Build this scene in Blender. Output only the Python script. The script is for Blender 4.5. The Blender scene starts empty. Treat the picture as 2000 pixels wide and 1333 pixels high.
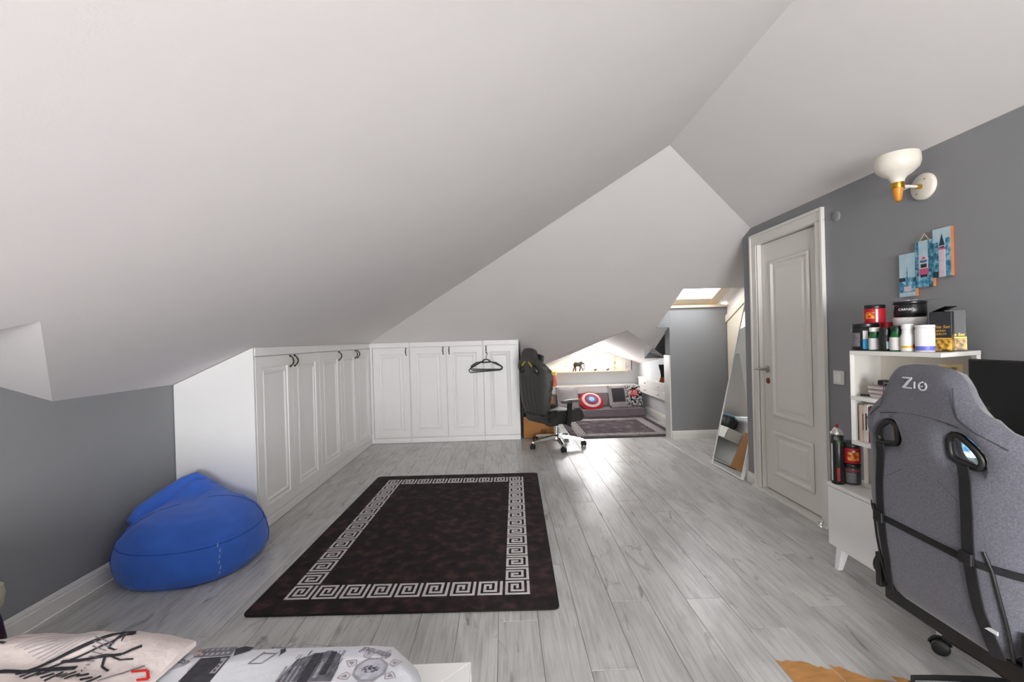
import bpy, bmesh, math, random
from mathutils import Vector, Matrix, noise
from mathutils.geometry import delaunay_2d_cdt
random.seed(7)
SC = bpy.context.scene
COL = SC.collection
PI = math.pi

# ------------------------------------------------------------------ camera
def set_camera():
    yaw, pit, rol, h, f = .0179, -.0047, -.0275, 1.245, 889.0
    fw = Vector((math.sin(yaw)*math.cos(pit), math.cos(yaw)*math.cos(pit), math.sin(pit)))
    r0 = Vector((math.cos(yaw), -math.sin(yaw), 0)); u0 = r0.cross(fw)
    c, s = math.cos(rol), math.sin(rol)
    r = c*r0 + s*u0; u = -s*r0 + c*u0
    cam = bpy.data.cameras.new('camera'); cam.sensor_width = 36; cam.lens = f/2000*36
    cam.clip_start = .02
    o = bpy.data.objects.new('camera', cam); COL.objects.link(o)
    m = Matrix((r, u, -fw)).transposed().to_4x4(); m.translation = (0, 0, h)
    o.matrix_world = m
    SC.camera = o
set_camera()

# ------------------------------------------------------------------ world, lights, exposure
W = bpy.data.worlds.new('overcast_sky'); SC.world = W; W.use_nodes = True
bg = W.node_tree.nodes['Background']
bg.inputs[0].default_value = (.985, .99, 1.0, 1); bg.inputs[1].default_value = 26.0
SC.view_settings.view_transform = 'Standard'; SC.view_settings.look = 'None'
SC.view_settings.exposure = 0.85; SC.view_settings.gamma = 1; SC.view_settings.use_curve_mapping = False

def area(name, loc, direction, sx, sy, power, color):
    l = bpy.data.lights.new(name, 'AREA'); l.shape = 'RECTANGLE'; l.size = sx; l.size_y = sy
    l.energy = power; l.color = color
    o = bpy.data.objects.new(name, l); COL.objects.link(o); o.location = loc
    o.rotation_euler = Vector(direction).to_track_quat('-Z', 'Y').to_euler()
    return o
# portals guide the sky light through the three windows (they give off no light themselves)
for nm_, loc_, dir_, sx_, sy_ in (('window_portal_rear', (.65, -3.23, .93), (0, 1, 0), 2.1, 1.3), ('window_portal_dormer', (1.25, 7.72, .86), (0, -1, 0), 1.5, .42),
                                ('window_portal_roof', (2.17, 5.135, 1.75), (0, -.4, -.92), .56, .32)):
    area(nm_, loc_, dir_, sx_, sy_, 1, (1, 1, 1)).data.cycles.is_portal = True

# ------------------------------------------------------------------ helpers
WM = {}
def S(h):
    h = h.lstrip('#'); c = [int(h[i:i+2], 16)/255 for i in (0, 2, 4)]
    return tuple(x/12.92 if x <= .04045 else ((x+.055)/1.055)**2.4 for x in c) + (1,)

MATS = {}
def mat(name, col, rough=.5, metal=0, var=.0, scale=8., bump=0., bscale=60., stretch=None, coat=0, sheen=0, alpha=None):
    """procedural material: base colour with noise variation and a fine noise bump"""
    if name in MATS: return MATS[name]
    m = bpy.data.materials.new(name); m.use_nodes = True; MATS[name] = m
    nt = m.node_tree; b = nt.nodes['Principled BSDF']; L = nt.links
    c = S(col) if isinstance(col, str) else col
    b.inputs['Base Color'].default_value = c; b.inputs['Roughness'].default_value = rough; b.inputs['Metallic'].default_value = metal
    if coat: b.inputs['Coat Weight'].default_value = coat; b.inputs['Coat Roughness'].default_value = .1
    if sheen: b.inputs['Sheen Weight'].default_value = sheen; b.inputs['Sheen Roughness'].default_value = .5
    tc = nt.nodes.new('ShaderNodeTexCoord'); mp = nt.nodes.new('ShaderNodeMapping'); L.new(tc.outputs['Object'], mp.inputs[0])
    if stretch: mp.inputs['Scale'].default_value = stretch
    if var:
        n = nt.nodes.new('ShaderNodeTexNoise'); n.inputs['Scale'].default_value = scale; n.inputs['Detail'].default_value = 5
        L.new(mp.outputs[0], n.inputs[0])
        r = nt.nodes.new('ShaderNodeValToRGB'); L.new(n.outputs[0], r.inputs[0])
        r.color_ramp.elements[0].position = .3; r.color_ramp.elements[1].position = .7
        r.color_ramp.elements[0].color = tuple(x*(1-var) for x in c[:3]) + (1,)
        r.color_ramp.elements[1].color = tuple(min(1, x*(1+var)) for x in c[:3]) + (1,)
        L.new(r.outputs[0], b.inputs['Base Color'])
    if bump:
        n2 = nt.nodes.new('ShaderNodeTexNoise'); n2.inputs['Scale'].default_value = bscale; n2.inputs['Detail'].default_value = 3
        L.new(mp.outputs[0], n2.inputs[0])
        bp = nt.nodes.new('ShaderNodeBump'); bp.inputs['Strength'].default_value = bump; bp.inputs['Distance'].default_value = .01
        L.new(n2.outputs[0], bp.inputs['Height']); L.new(bp.outputs[0], b.inputs['Normal'])
    return m

def ramp_mat(name, stops, scale, rough=.8, detail=6, stretch=None, bump=0, kind='noise', sheen=0):
    if name in MATS: return MATS[name]
    m = bpy.data.materials.new(name); m.use_nodes = True; MATS[name] = m
    nt = m.node_tree; b = nt.nodes['Principled BSDF']; L = nt.links; b.inputs['Roughness'].default_value = rough
    if sheen: b.inputs['Sheen Weight'].default_value = sheen
    tc = nt.nodes.new('ShaderNodeTexCoord'); mp = nt.nodes.new('ShaderNodeMapping'); L.new(tc.outputs['Object'], mp.inputs[0])
    if stretch: mp.inputs['Scale'].default_value = stretch
    if kind == 'voronoi':
        n = nt.nodes.new('ShaderNodeTexVoronoi'); n.inputs['Scale'].default_value = scale
    else:
        n = nt.nodes.new('ShaderNodeTexNoise'); n.inputs['Scale'].default_value = scale; n.inputs['Detail'].default_value = detail
    L.new(mp.outputs[0], n.inputs[0])
    r = nt.nodes.new('ShaderNodeValToRGB'); L.new(n.outputs[0], r.inputs[0])
    while len(r.color_ramp.elements) < len(stops): r.color_ramp.elements.new(.5)
    for e, (p, c) in zip(r.color_ramp.elements, stops): e.position = p; e.color = S(c)
    L.new(r.outputs[0], b.inputs['Base Color'])
    if bump:
        bp = nt.nodes.new('ShaderNodeBump'); bp.inputs['Strength'].default_value = bump; bp.inputs['Distance'].default_value = .004
        L.new(n.outputs[0], bp.inputs['Height']); L.new(bp.outputs[0], b.inputs['Normal'])
    return m

def glass_mat(name, tint=(1, 1, 1, 1), gloss=.08):
    if name in MATS: return MATS[name]
    m = bpy.data.materials.new(name); m.use_nodes = True; MATS[name] = m
    nt = m.node_tree; nt.nodes.remove(nt.nodes['Principled BSDF'])
    t = nt.nodes.new('ShaderNodeBsdfTransparent'); t.inputs[0].default_value = tint
    g = nt.nodes.new('ShaderNodeBsdfGlossy'); g.inputs['Roughness'].default_value = .02
    mx = nt.nodes.new('ShaderNodeMixShader'); mx.inputs[0].default_value = gloss
    nt.links.new(t.outputs[0], mx.inputs[1]); nt.links.new(g.outputs[0], mx.inputs[2])
    nt.links.new(mx.outputs[0], nt.nodes['Material Output'].inputs[0])
    return m

def tag(o, label=None, cat=None, group=None, kind=None):
    if label: o['label'] = label
    if cat: o['category'] = cat
    if group: o['group'] = group
    if kind: o['kind'] = kind
    return o

def thing(name, label, cat, loc=(0, 0, 0), rz=0, group=None):
    o = bpy.data.objects.new(name, None); COL.objects.link(o); o.empty_display_size = .1
    o.location = loc; o.rotation_euler = (0, 0, rz)
    WM[o] = Matrix.Translation(loc) @ Matrix.Rotation(rz, 4, 'Z')
    return tag(o, label, cat, group)

def mkobj(name, me, m, parent=None):
    o = bpy.data.objects.new(name, me); COL.objects.link(o)
    if m and not me.materials: me.materials.append(m)
    if parent is not None:
        o.parent = parent; WM[o] = WM[parent]
    else: WM[o] = Matrix.Identity(4)
    return o

class MB:
    def __init__(s): s.v = []; s.f = []
    def add(s, vs, fs):
        n = len(s.v); s.v += [Vector(p) for p in vs]; s.f += [tuple(i+n for i in q) for q in fs]; return s
    def box(s, a, b):
        x0, y0, z0 = a; x1, y1, z1 = b
        return s.add([(x0,y0,z0),(x1,y0,z0),(x1,y1,z0),(x0,y1,z0),(x0,y0,z1),(x1,y0,z1),(x1,y1,z1),(x0,y1,z1)],
                     [(0,3,2,1),(4,5,6,7),(0,1,5,4),(1,2,6,5),(2,3,7,6),(3,0,4,7)])
    def obox(s, c, sx, sy, sz, M=None):
        b = MB().box((-sx/2,-sy/2,-sz/2),(sx/2,sy/2,sz/2)); M = M or Matrix.Identity(3); c = Vector(c)
        return s.add([M.to_3x3() @ p + c for p in b.v], b.f)
    def bar(s, p, q, w, t, up=(0, 0, 1)):
        """rectangular bar from p to q"""
        p = Vector(p); q = Vector(q); d = (q-p).normalized(); up = Vector(up)
        if abs(d.dot(up)) > .99: up = Vector((1, 0, 0))
        a = d.cross(up).normalized(); b = a.cross(d)
        vs = [e + a*i*w/2 + b*j*t/2 for e in (p, q) for i, j in ((-1,-1),(1,-1),(1,1),(-1,1))]
        return s.add(vs, [(0,1,2,3),(7,6,5,4),(0,4,5,1),(1,5,6,2),(2,6,7,3),(3,7,4,0)])
    def lathe(s, prof, c=(0, 0, 0), n=24, axis=(0, 0, 1), caps=True):
        axis = Vector(axis).normalized(); q = Vector((0, 0, 1)).rotation_difference(axis); c = Vector(c); vs = []; fs = []
        for r, z in prof:
            for k in range(n):
                a = 2*PI*k/n; vs.append(c + q @ Vector((r*math.cos(a), r*math.sin(a), z)))
        for i in range(len(prof)-1):
            for k in range(n):
                k2 = (k+1) % n; fs.append((i*n+k, i*n+k2, (i+1)*n+k2, (i+1)*n+k))
        if caps:
            fs.append(tuple(range(n-1, -1, -1))); fs.append(tuple(range((len(prof)-1)*n, len(prof)*n)))
        return s.add(vs, fs)
    def cyl(s, p, q, r, r2=None, n=16):
        p = Vector(p); q = Vector(q); d = q-p
        return s.lathe([(r, 0), (r if r2 is None else r2, d.length)], p, n, d)
    def tube(s, pts, r, n=8, closed=False):
        P = [Vector(p) for p in pts]; m = len(P); vs = []; fs = []; prev = None
        for i, p in enumerate(P):
            if closed: d = P[(i+1) % m] - P[i-1]
            else: d = P[min(i+1, m-1)] - P[max(i-1, 0)]
            d.normalize()
            if prev is None:
                a = d.orthogonal().normalized()
            else:
                a = (prev - d*prev.dot(d))
                a = a.normalized() if a.length > 1e-6 else d.orthogonal().normalized()
            prev = a; b = d.cross(a); rr = r[i] if isinstance(r, (list, tuple)) else r
            for k in range(n):
                t = 2*PI*k/n; vs.append(p + (a*math.cos(t) + b*math.sin(t))*rr)
        for i in range(m if closed else m-1):
            j = (i+1) % m
            for k in range(n):
                k2 = (k+1) % n; fs.append((i*n+k, i*n+k2, j*n+k2, j*n+k))
        if not closed:
            fs.append(tuple(range(n-1, -1, -1))); fs.append(tuple(range((m-1)*n, m*n)))
        return s.add(vs, fs)
    def prism(s, poly, fn, t0, t1):
        """extrude 2D polygon between t0 and t1; fn(u,v,t) -> point"""
        n = len(poly); vs = [fn(u, v, t0) for u, v in poly] + [fn(u, v, t1) for u, v in poly]
        fs = [tuple(range(n-1, -1, -1)), tuple(range(n, 2*n))] + [(i, (i+1) % n, n+(i+1) % n, n+i) for i in range(n)]
        return s.add(vs, fs)
    def ell(s, c, rx, ry, rz, nu=14, nv=9):
        c = Vector(c); vs = []; fs = []
        for j in range(1, nv):
            b = PI*j/nv - PI/2
            for i in range(nu):
                a = 2*PI*i/nu; vs.append(c + Vector((rx*math.cos(b)*math.cos(a), ry*math.cos(b)*math.sin(a), rz*math.sin(b))))
        bot = len(vs); vs.append(c - Vector((0, 0, rz))); vs.append(c + Vector((0, 0, rz)))
        for j in range(nv-2):
            for i in range(nu):
                i2 = (i+1) % nu; fs.append((j*nu+i, j*nu+i2, (j+1)*nu+i2, (j+1)*nu+i))
        for i in range(nu):
            i2 = (i+1) % nu; fs.append((bot, i2, i)); fs.append((bot+1, (nv-2)*nu+i, (nv-2)*nu+i2))
        return s.add(vs, fs)
    def build(s, name, m, parent=None, smooth=False, bevel=0, segs=2, sub=0, fix=True):
        inv = WM[parent].inverted() if parent is not None else Matrix.Identity(4)
        me = bpy.data.meshes.new(name); me.from_pydata([inv @ p for p in s.v], [], s.f); me.update()
        if fix or bevel:
            bm = bmesh.new(); bm.from_mesh(me)
            if fix: bmesh.ops.recalc_face_normals(bm, faces=bm.faces)
            bm.to_mesh(me); bm.free()
        o = mkobj(name, me, m, parent)
        if smooth:
            for p in me.polygons: p.use_smooth = True
            try: me.set_sharp_from_angle(angle=math.radians(50))
            except Exception: pass
        if bevel:
            md = o.modifiers.new('bevel', 'BEVEL'); md.width = bevel; md.segments = segs; md.limit_method = 'ANGLE'; md.angle_limit = math.radians(40)
        if sub:
            md = o.modifiers.new('sub', 'SUBSURF'); md.levels = sub; md.render_levels = sub
        return o

def struct(name, mb, m, parent=None, **k):
    o = mb.build(name, m, parent, **k)
    if parent is None: o['kind'] = 'structure'
    return o

def inpoly(p, poly):
    x, y = p; c = False; n = len(poly)
    for i in range(n):
        x1, y1 = poly[i]; x2, y2 = poly[i-1]
        if (y1 > y) != (y2 > y) and x < (x2-x1)*(y-y1)/(y2-y1)+x1: c = not c
    return c
def segdist(p, a, b):
    ax, ay = a; bx, by = b; dx, dy = bx-ax, by-ay; L = dx*dx+dy*dy
    t = 0 if L == 0 else max(0, min(1, ((p[0]-ax)*dx+(p[1]-ay)*dy)/L))
    return math.hypot(p[0]-ax-t*dx, p[1]-ay-t*dy)
def cdt(outline, holes=(), step=None):
    """triangulate polygon with holes (optionally with interior grid points)"""
    V = []; Eg = []; loops = [outline] + list(holes)
    for lp in loops:
        n = len(V); V += [Vector(p) for p in lp]; Eg += [(n+i, n+(i+1) % len(lp)) for i in range(len(lp))]
    if step:
        xs = [p[0] for p in outline]; ys = [p[1] for p in outline]
        y = min(ys)+step*.5; r = 0
        while y < max(ys):
            x = min(xs)+step*(.5 if r % 2 else .25)
            while x < max(xs):
                if inpoly((x, y), outline) and not any(inpoly((x, y), h) for h in holes):
                    d = min(segdist((x, y), lp[i-1], lp[i]) for lp in loops for i in range(len(lp)))
                    if d > step*.45: V.append(Vector((x, y)))
                x += step
            y += step*.87; r += 1
    ov, oe, of, *_ = delaunay_2d_cdt(V, Eg, [], 0, 1e-6)
    F = []
    for f in of:
        c = sum((ov[i] for i in f), Vector((0, 0)))/len(f)
        if inpoly(c, outline) and not any(inpoly(c, h) for h in holes): F.append(tuple(f))
    return [tuple(p) for p in ov], F
def sheet(outline, fn, holes=()):
    v, f = cdt(outline, holes); return MB().add([fn(*p) for p in v], f)
def densify(lp, step):
    out = []
    for i in range(len(lp)):
        a = Vector(lp[i]); b = Vector(lp[(i+1) % len(lp)]); n = max(1, int((b-a).length/step))
        out += [tuple(a+(b-a)*k/n) for k in range(n)]
    return out
def roundpoly(lp, r, n=5):
    out = []; m = len(lp)
    for i in range(m):
        p = Vector(lp[i]); a = Vector(lp[i-1]); b = Vector(lp[(i+1) % m])
        ri = r[i] if isinstance(r, (list, tuple)) else r
        da = (a-p); db = (b-p); ra = min(ri, da.length*.48, db.length*.48)
        s = p+da.normalized()*ra; e = p+db.normalized()*ra
        for k in range(n+1):
            t = k/n; out.append(tuple(s*(1-t)**2 + p*2*t*(1-t) + e*t*t))
    return out
def puff(outline, holes, tf, tb, edge, fn, step, power=.5):
    """pillow-like solid over a 2D outline; fn(u,v,off) -> point; tf / tb = front / back bulge"""
    outline = densify(outline, step); holes = [densify(h, step*.8) for h in holes]
    v, f = cdt(outline, holes, step); loops = [outline]+holes; mb = MB(); n = len(v); D = []
    for p in v:
        d = min(segdist(p, lp[i-1], lp[i]) for lp in loops for i in range(len(lp)))
        D.append(0 if d < 1e-5 else min(1, d/edge))
    prof = lambda d: (1-(1-d)**2)**power
    front = [fn(p[0], p[1], tf*prof(d)) for p, d in zip(v, D)]
    idx = {}; back = []
    for i, (p, d) in enumerate(zip(v, D)):
        if d == 0: idx[i] = i
        else: idx[i] = n+len(back); back.append(fn(p[0], p[1], -tb*prof(d)))
    mb.add(front+back, [q for q in f] + [tuple(idx[i] for i in reversed(q)) for q in f])
    return mb

def text_mesh(body, size, extrude=.0005, shear=0, space=1):
    cu = bpy.data.curves.new('t', 'FONT'); cu.body = body; cu.size = size; cu.extrude = extrude
    cu.align_x = 'CENTER'; cu.align_y = 'CENTER'; cu.shear = shear; cu.space_character = space
    o = bpy.data.objects.new('t', cu); COL.objects.link(o)
    dg = bpy.context.evaluated_depsgraph_get(); me = bpy.data.meshes.new_from_object(o.evaluated_get(dg))
    vs = [v.co.copy() for v in me.vertices]; fs = [tuple(p.vertices) for p in me.polygons]
    bpy.data.objects.remove(o); bpy.data.curves.remove(cu); bpy.data.meshes.remove(me)
    return vs, fs
def text(name, body, size, fn, m, parent, **k):
    vs, fs = text_mesh(body, size, **k)
    return MB().add([fn(p.x, p.y, p.z) for p in vs], fs).build(name, m, parent, fix=False)
def copy_tree(o, loc, rz=0):
    c = o.copy(); COL.objects.link(c); c.location = loc; c.rotation_euler = (0, 0, rz)
    WM[c] = Matrix.Translation(loc) @ Matrix.Rotation(rz, 4, 'Z')
    for ch in o.children:
        d = ch.copy(); COL.objects.link(d); d.parent = c; WM[d] = WM[c]
        for g in ch.children:
            e = g.copy(); COL.objects.link(e); e.parent = d
    return c

# ------------------------------------------------------------------ materials of the setting
M_CEIL = mat('ceiling_paint', '#f0ebe9', .85, var=.012, scale=3, bump=.03, bscale=160)
M_GREY = mat('grey_wall_paint', '#8f9092', .75, var=.02, scale=4, bump=.04, bscale=180)
M_WHITE = mat('white_lacquer', '#f3f2f0', .38, var=.012, scale=3)
M_TRIM = mat('white_trim_paint', '#e9e7e2', .45, var=.015, scale=5)
M_CREAM = mat('cream_window_wood', '#e6d9c4', .5, var=.04, scale=12, stretch=(1, .2, 1))
M_DOOR = mat('door_lacquer', '#e9e5df', .42, var=.012, scale=4)
M_GLASS = glass_mat('window_glass')
M_CHROME = mat('chrome', '#d9d9d9', .12, 1, var=.03)
M_STEEL = mat('brushed_steel', '#b9b7b2', .3, 1, var=.05, scale=40)
M_BLACKPL = mat('black_plastic', '#161616', .45, var=.1, scale=30)

def floor_material():
    m = bpy.data.materials.new('grey_oak_laminate'); m.use_nodes = True; nt = m.node_tree; L = nt.links
    b = nt.nodes['Principled BSDF']
    tc = nt.nodes.new('ShaderNodeTexCoord'); oi = nt.nodes.new('ShaderNodeObjectInfo')
    off = nt.nodes.new('ShaderNodeVectorMath'); off.operation = 'SCALE'; off.inputs[0].default_value = (37, 91, 53)
    L.new(oi.outputs['Random'], off.inputs['Scale'])
    ad = nt.nodes.new('ShaderNodeVectorMath'); L.new(tc.outputs['Object'], ad.inputs[0]); L.new(off.outputs[0], ad.inputs[1])
    def nz(sc, scale, det, dist=0):
        mp = nt.nodes.new('ShaderNodeMapping'); mp.inputs['Scale'].default_value = sc; L.new(ad.outputs[0], mp.inputs[0])
        n = nt.nodes.new('ShaderNodeTexNoise'); n.inputs['Scale'].default_value = scale; n.inputs['Detail'].default_value = det
        n.inputs['Distortion'].default_value = dist; L.new(mp.outputs[0], n.inputs[0]); return n
    grain = nz((26, 1.3, 1), 3, 8, .6); cloud = nz((3, .9, 1), 2.2, 5, 1.2); knot = nz((5, 1.6, 1), 2.0, 3, 2.0)
    def ramp(n, stops):
        r = nt.nodes.new('ShaderNodeValToRGB'); L.new(n.outputs[0], r.inputs[0])
        while len(r.color_ramp.elements) < len(stops): r.color_ramp.elements.new(.5)
        for e, (p, c) in zip(r.color_ramp.elements, stops): e.position = p; e.color = S(c)
        return r
    r1 = ramp(cloud, [(.3, '#bbb9b7'), (.5, '#cdccca'), (.7, '#d8d7d4')])
    r2 = ramp(grain, [(.33, '#c2c0be'), (.5, '#f0f0ee'), (.7, '#ffffff')])
    r3 = ramp(knot, [(.24, '#6c6a69'), (.30, '#bdbbb9'), (.38, '#ffffff')])
    def mul(a, bb, fac):
        x = nt.nodes.new('ShaderNodeMix'); x.data_type = 'RGBA'; x.blend_type = 'MULTIPLY'; x.inputs[0].default_value = fac
        L.new(a, x.inputs[6]); L.new(bb, x.inputs[7]); return x.outputs[2]
    c = mul(mul(r1.outputs[0], r2.outputs[0], .55), r3.outputs[0], .62)
    hsv = nt.nodes.new('ShaderNodeHueSaturation'); L.new(c, hsv.inputs['Color'])
    mr = nt.nodes.new('ShaderNodeMapRange'); mr.inputs[3].default_value = .92; mr.inputs[4].default_value = 1.06
    L.new(oi.outputs['Random'], mr.inputs[0]); L.new(mr.outputs[0], hsv.inputs['Value'])
    L.new(hsv.outputs[0], b.inputs['Base Color'])
    rr = nt.nodes.new('ShaderNodeMapRange'); rr.inputs[3].default_value = .37; rr.inputs[4].default_value = .25
    L.new(grain.outputs[0], rr.inputs[0]); L.new(rr.outputs[0], b.inputs['Roughness'])
    bp = nt.nodes.new('ShaderNodeBump'); bp.inputs['Strength'].default_value = .08; bp.inputs['Distance'].default_value = .002
    L.new(grain.outputs[0], bp.inputs['Height']); L.new(bp.outputs[0], b.inputs['Normal'])
    return m
M_FLOOR = floor_material()

# ------------------------------------------------------------------ room constants (metres)
XL, XR, XA = -2.174, 2.02, 2.66        # left knee wall, right wall, right wall of the alcove
XW, YW, HW = -1.649, 5.607, 1.237      # wardrobe fronts and height
YB = -3.2                              # wall behind the camera
YN = 7.65                              # gable wall of the far dormer
NR, NL = 2.26, .20                     # side walls of the far dormer niche
XRI, ZRI, YAP = 1.077, 2.437, 2.851    # ridge and hip apex
z_left = lambda x: 1.006 + (ZRI-1.006)/(XRI-XL)*(x-XL)
z_right = lambda x: ZRI - .37*(x-XRI)
z_hip = lambda y: ZRI - .4354*(y-YAP)
YHL = YAP+(ZRI-1.006)/.4354            # where the left hip meets the knee wall
YHR = YAP+.37*(XA-XRI)/.4354           # where the right hip meets the alcove wall
EX = .03                               # planes run past the ridge, hips and walls so no daylight slips through

# ------------------------------------------------------------------ floor
fl = struct('floor', MB().box((-2.3, YB-.1, -.05), (2.8, 7.8, -.011)), mat('subfloor', '#6b6864', .8, var=.1))
PW = .1755; X0 = .6445 - 17*PW
pcache = {}
def plank_mesh(L):
    k = round(L, 3)
    if k in pcache: return pcache[k]
    w = PW-.0012; c = .0016; l = L-.0012
    vs = [(0,0,-.01),(w,0,-.01),(w,l,-.01),(0,l,-.01),(0,0,-c),(w,0,-c),(w,l,-c),(0,l,-c),(c,c,0),(w-c,c,0),(w-c,l-c,0),(c,l-c,0)]
    fs = [(3,2,1,0),(0,1,5,4),(1,2,6,5),(2,3,7,6),(3,0,4,7),(4,5,9,8),(5,6,10,9),(6,7,11,10),(7,4,8,11),(8,9,10,11)]
    me = bpy.data.meshes.new('plank'); me.from_pydata(vs, [], fs); me.materials.append(M_FLOOR); pcache[k] = me; return me
PL = 1.29
joint = {17: 2.68, 18: 2.12, 16: 2.12, 20: 2.127, 19: 2.68+.5}
for i in range(int((XA-X0)/PW)+1):
    x = X0 + i*PW
    if x < XL-.15: continue
    j0 = joint.get(i, 2.12 + (i*0.487) % PL); y = j0 - 3*PL
    while y < YN:
        a = max(y, .35); b = min(y+PL, YN)
        far = YN if x+PW > .2 and x < NR else 6.1
        b = min(b, far)
        if b-a > .02:
            o = mkobj('plank', plank_mesh(round(b-a, 3)), None, fl); o.location = (x, a, 0)
        y += PL
# worn-through laminate where the desk chair rolls: ragged bare wood
M_WORN = mat('bare_orange_fibreboard', '#c08a4e', .6, var=.18, scale=14, stretch=(1, 3, 1))
def worn(name, poly): struct(name, MB().prism(poly, lambda u, v, t: Vector((u, v, t)), .0002, .0012), M_WORN, fl)
worn('worn_patch', [(.996,1.702),(1.012,1.690),(1.035,1.697),(1.060,1.688),(1.085,1.690),(1.108,1.676),(1.125,1.655),(1.140,1.660),(1.150,1.645),(1.172,1.640),(1.172,1.25),(.996,1.25)])
worn('worn_patch', [(1.176,1.668),(1.19,1.650),(1.205,1.655),(1.225,1.628),(1.25,1.61),(1.27,1.59),(1.3,1.585),(1.347,1.57),(1.347,1.25),(1.176,1.25)])
worn('worn_patch', [(1.351,1.60),(1.38,1.59),(1.42,1.56),(1.47,1.53),(1.522,1.50),(1.522,1.25),(1.351,1.25)])

# ------------------------------------------------------------------ ceilings
struct('ceiling_left', sheet([(XRI+EX,YB-.05),(XRI+EX,YAP),(XRI,YAP+EX),(XL,YHL+EX),(XL,2.223),(-1.418,1.42),(XL,.617),(XL,YB-.05)], lambda x, y: (x, y, z_left(x))), M_CEIL)
struct('ceiling_right', sheet([(XRI-EX,YB-.05),(XR+EX,YB-.05),(XR+EX,3.765),(XA+EX,3.765),(XA+EX,YHR+EX),(XRI,YAP+EX),(XRI-EX,YAP)], lambda x, y: (x, y, z_right(x))), M_CEIL)
struct('ceiling_back', sheet([(XRI,YAP-EX),(XA+EX,YHR-EX),(XA+EX,4.55),(1.82,4.55),(1.82,5.36),(1.97,5.36),(2.0,6.024),(1.482,5.432),(NL,6.67),(NL,6.2),(XL,YHL+.05),(XL-EX,YHL-EX)], lambda x, y: (x, y, z_hip(y))), M_CEIL)
dl = MB().add([(-1.418,1.42,z_left(-1.418)),(XL,1.42,z_left(-1.418)),(XL,2.223,1.006),(XL,.617,1.006)], [(0,1,2),(0,3,1)])
struct('ceiling_dormer_left', dl, M_CEIL)
dn = MB().add([(1.482,5.432,z_hip(5.432)),(1.482,YN,1.10),(NR,YN,.765),(NR,6.32,.926),(2.0,6.024,z_hip(6.024)),(NL,YN,.60),(NL,6.67,z_hip(6.67))],
              [(0,4,1),(4,3,2),(4,2,1),(0,1,5,6)])
struct('ceiling_dormer_back', dn, M_CEIL)

# ------------------------------------------------------------------ walls
struct('wall_left', sheet([(YB,0),(6.2,0),(6.2,1.04),(2.223,1.04),(1.42,1.37),(.617,1.04),(YB,1.04)], lambda y, z: (XL, y, z)), M_GREY)
DO = [(2.880,0),(3.562,0),(3.562,1.935),(2.880,1.935)]
struct('wall_right', sheet([(YB,0),(2.880,0),(2.880,1.935),(3.562,1.935),(3.562,0),(3.77,0),(3.77,2.13),(YB,2.13)], lambda y, z: (XR, y, z)), M_GREY)
# reveal of the door opening and the landing behind it, end of the right wall
we = MB().box((XR+.002,3.766,0),(XA,3.77,2.09)); struct('wall_alcove_near', we, M_GREY)
struct('wall_landing', MB().box((2.16,2.65,0),(2.18,3.77,2.13)).box((XR+.002,2.65,2.10),(2.16,3.765,2.12)).box((XR+.002,2.65,0),(2.16,2.67,2.1)), M_GREY)
WB = [(-.4,.28),(1.7,.28),(1.7,1.58),(-.4,1.58)]
struct('wall_rear', sheet([(XL-.02,0),(XR+.02,0),(XR+.02,2.12),(XRI,ZRI+.04),(XL-.02,1.04)], lambda x, z: (x, YB, z), [WB]), M_GREY)
M_NICHE = mat('light_grey_paint', '#d2d4d6', .75, var=.015, scale=4, bump=.04, bscale=180)
WN = [(.50,.67),(2.0,.67),(2.0,.83),(1.482,1.05),(.50,.69)]
struct('wall_niche_back', sheet([(NL,0),(NR,0),(NR,.765),(1.482,1.10),(NL,.60)], lambda x, z: (x, YN, z), [WN]), M_NICHE)
struct('wall_niche_right', sheet([(5.5,0),(YN,0),(YN,.765),(6.32,.926),(6.36,.921),(6.36,1.5),(5.5,1.5)], lambda y, z: (NR, y, z)), M_NICHE)
struct('wall_niche_left', sheet([(5.63,0),(YN,0),(YN,.60),(6.67,.774),(5.63,1.226)], lambda y, z: (NL, y, z)), M_NICHE)
# pier between niche and alcove, up to the sill of the roof window
pier = MB().box((1.965,5.36,0),(XA+.03,5.52,1.56)).box((1.82,5.36,1.33),(1.964,5.52,1.56))
struct('wall_pier', pier, M_GREY)
struct('wall_alcove_right', sheet([(3.77,0),(5.36,0),(5.36,2.1),(3.77,2.1)], lambda y, z: (XA, y, z)), M_CEIL)
# shaft around the roof window
z_win = lambda y: 1.585 + .4354*(5.42-y)
sh = MB().add([(1.82,4.55,z_hip(4.55)),(1.82,5.36,z_hip(5.36)),(1.82,5.36,z_win(5.36)),(1.82,4.55,z_win(4.55))], [(0,1,2,3)])
sh.add([(1.82,4.55,z_hip(4.55)),(XA,4.55,z_hip(4.55)),(XA,4.55,z_win(4.55)),(1.82,4.55,z_win(4.55))], [(0,1,2,3)])
struct('ceiling_shaft', sh, M_CEIL)

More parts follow.
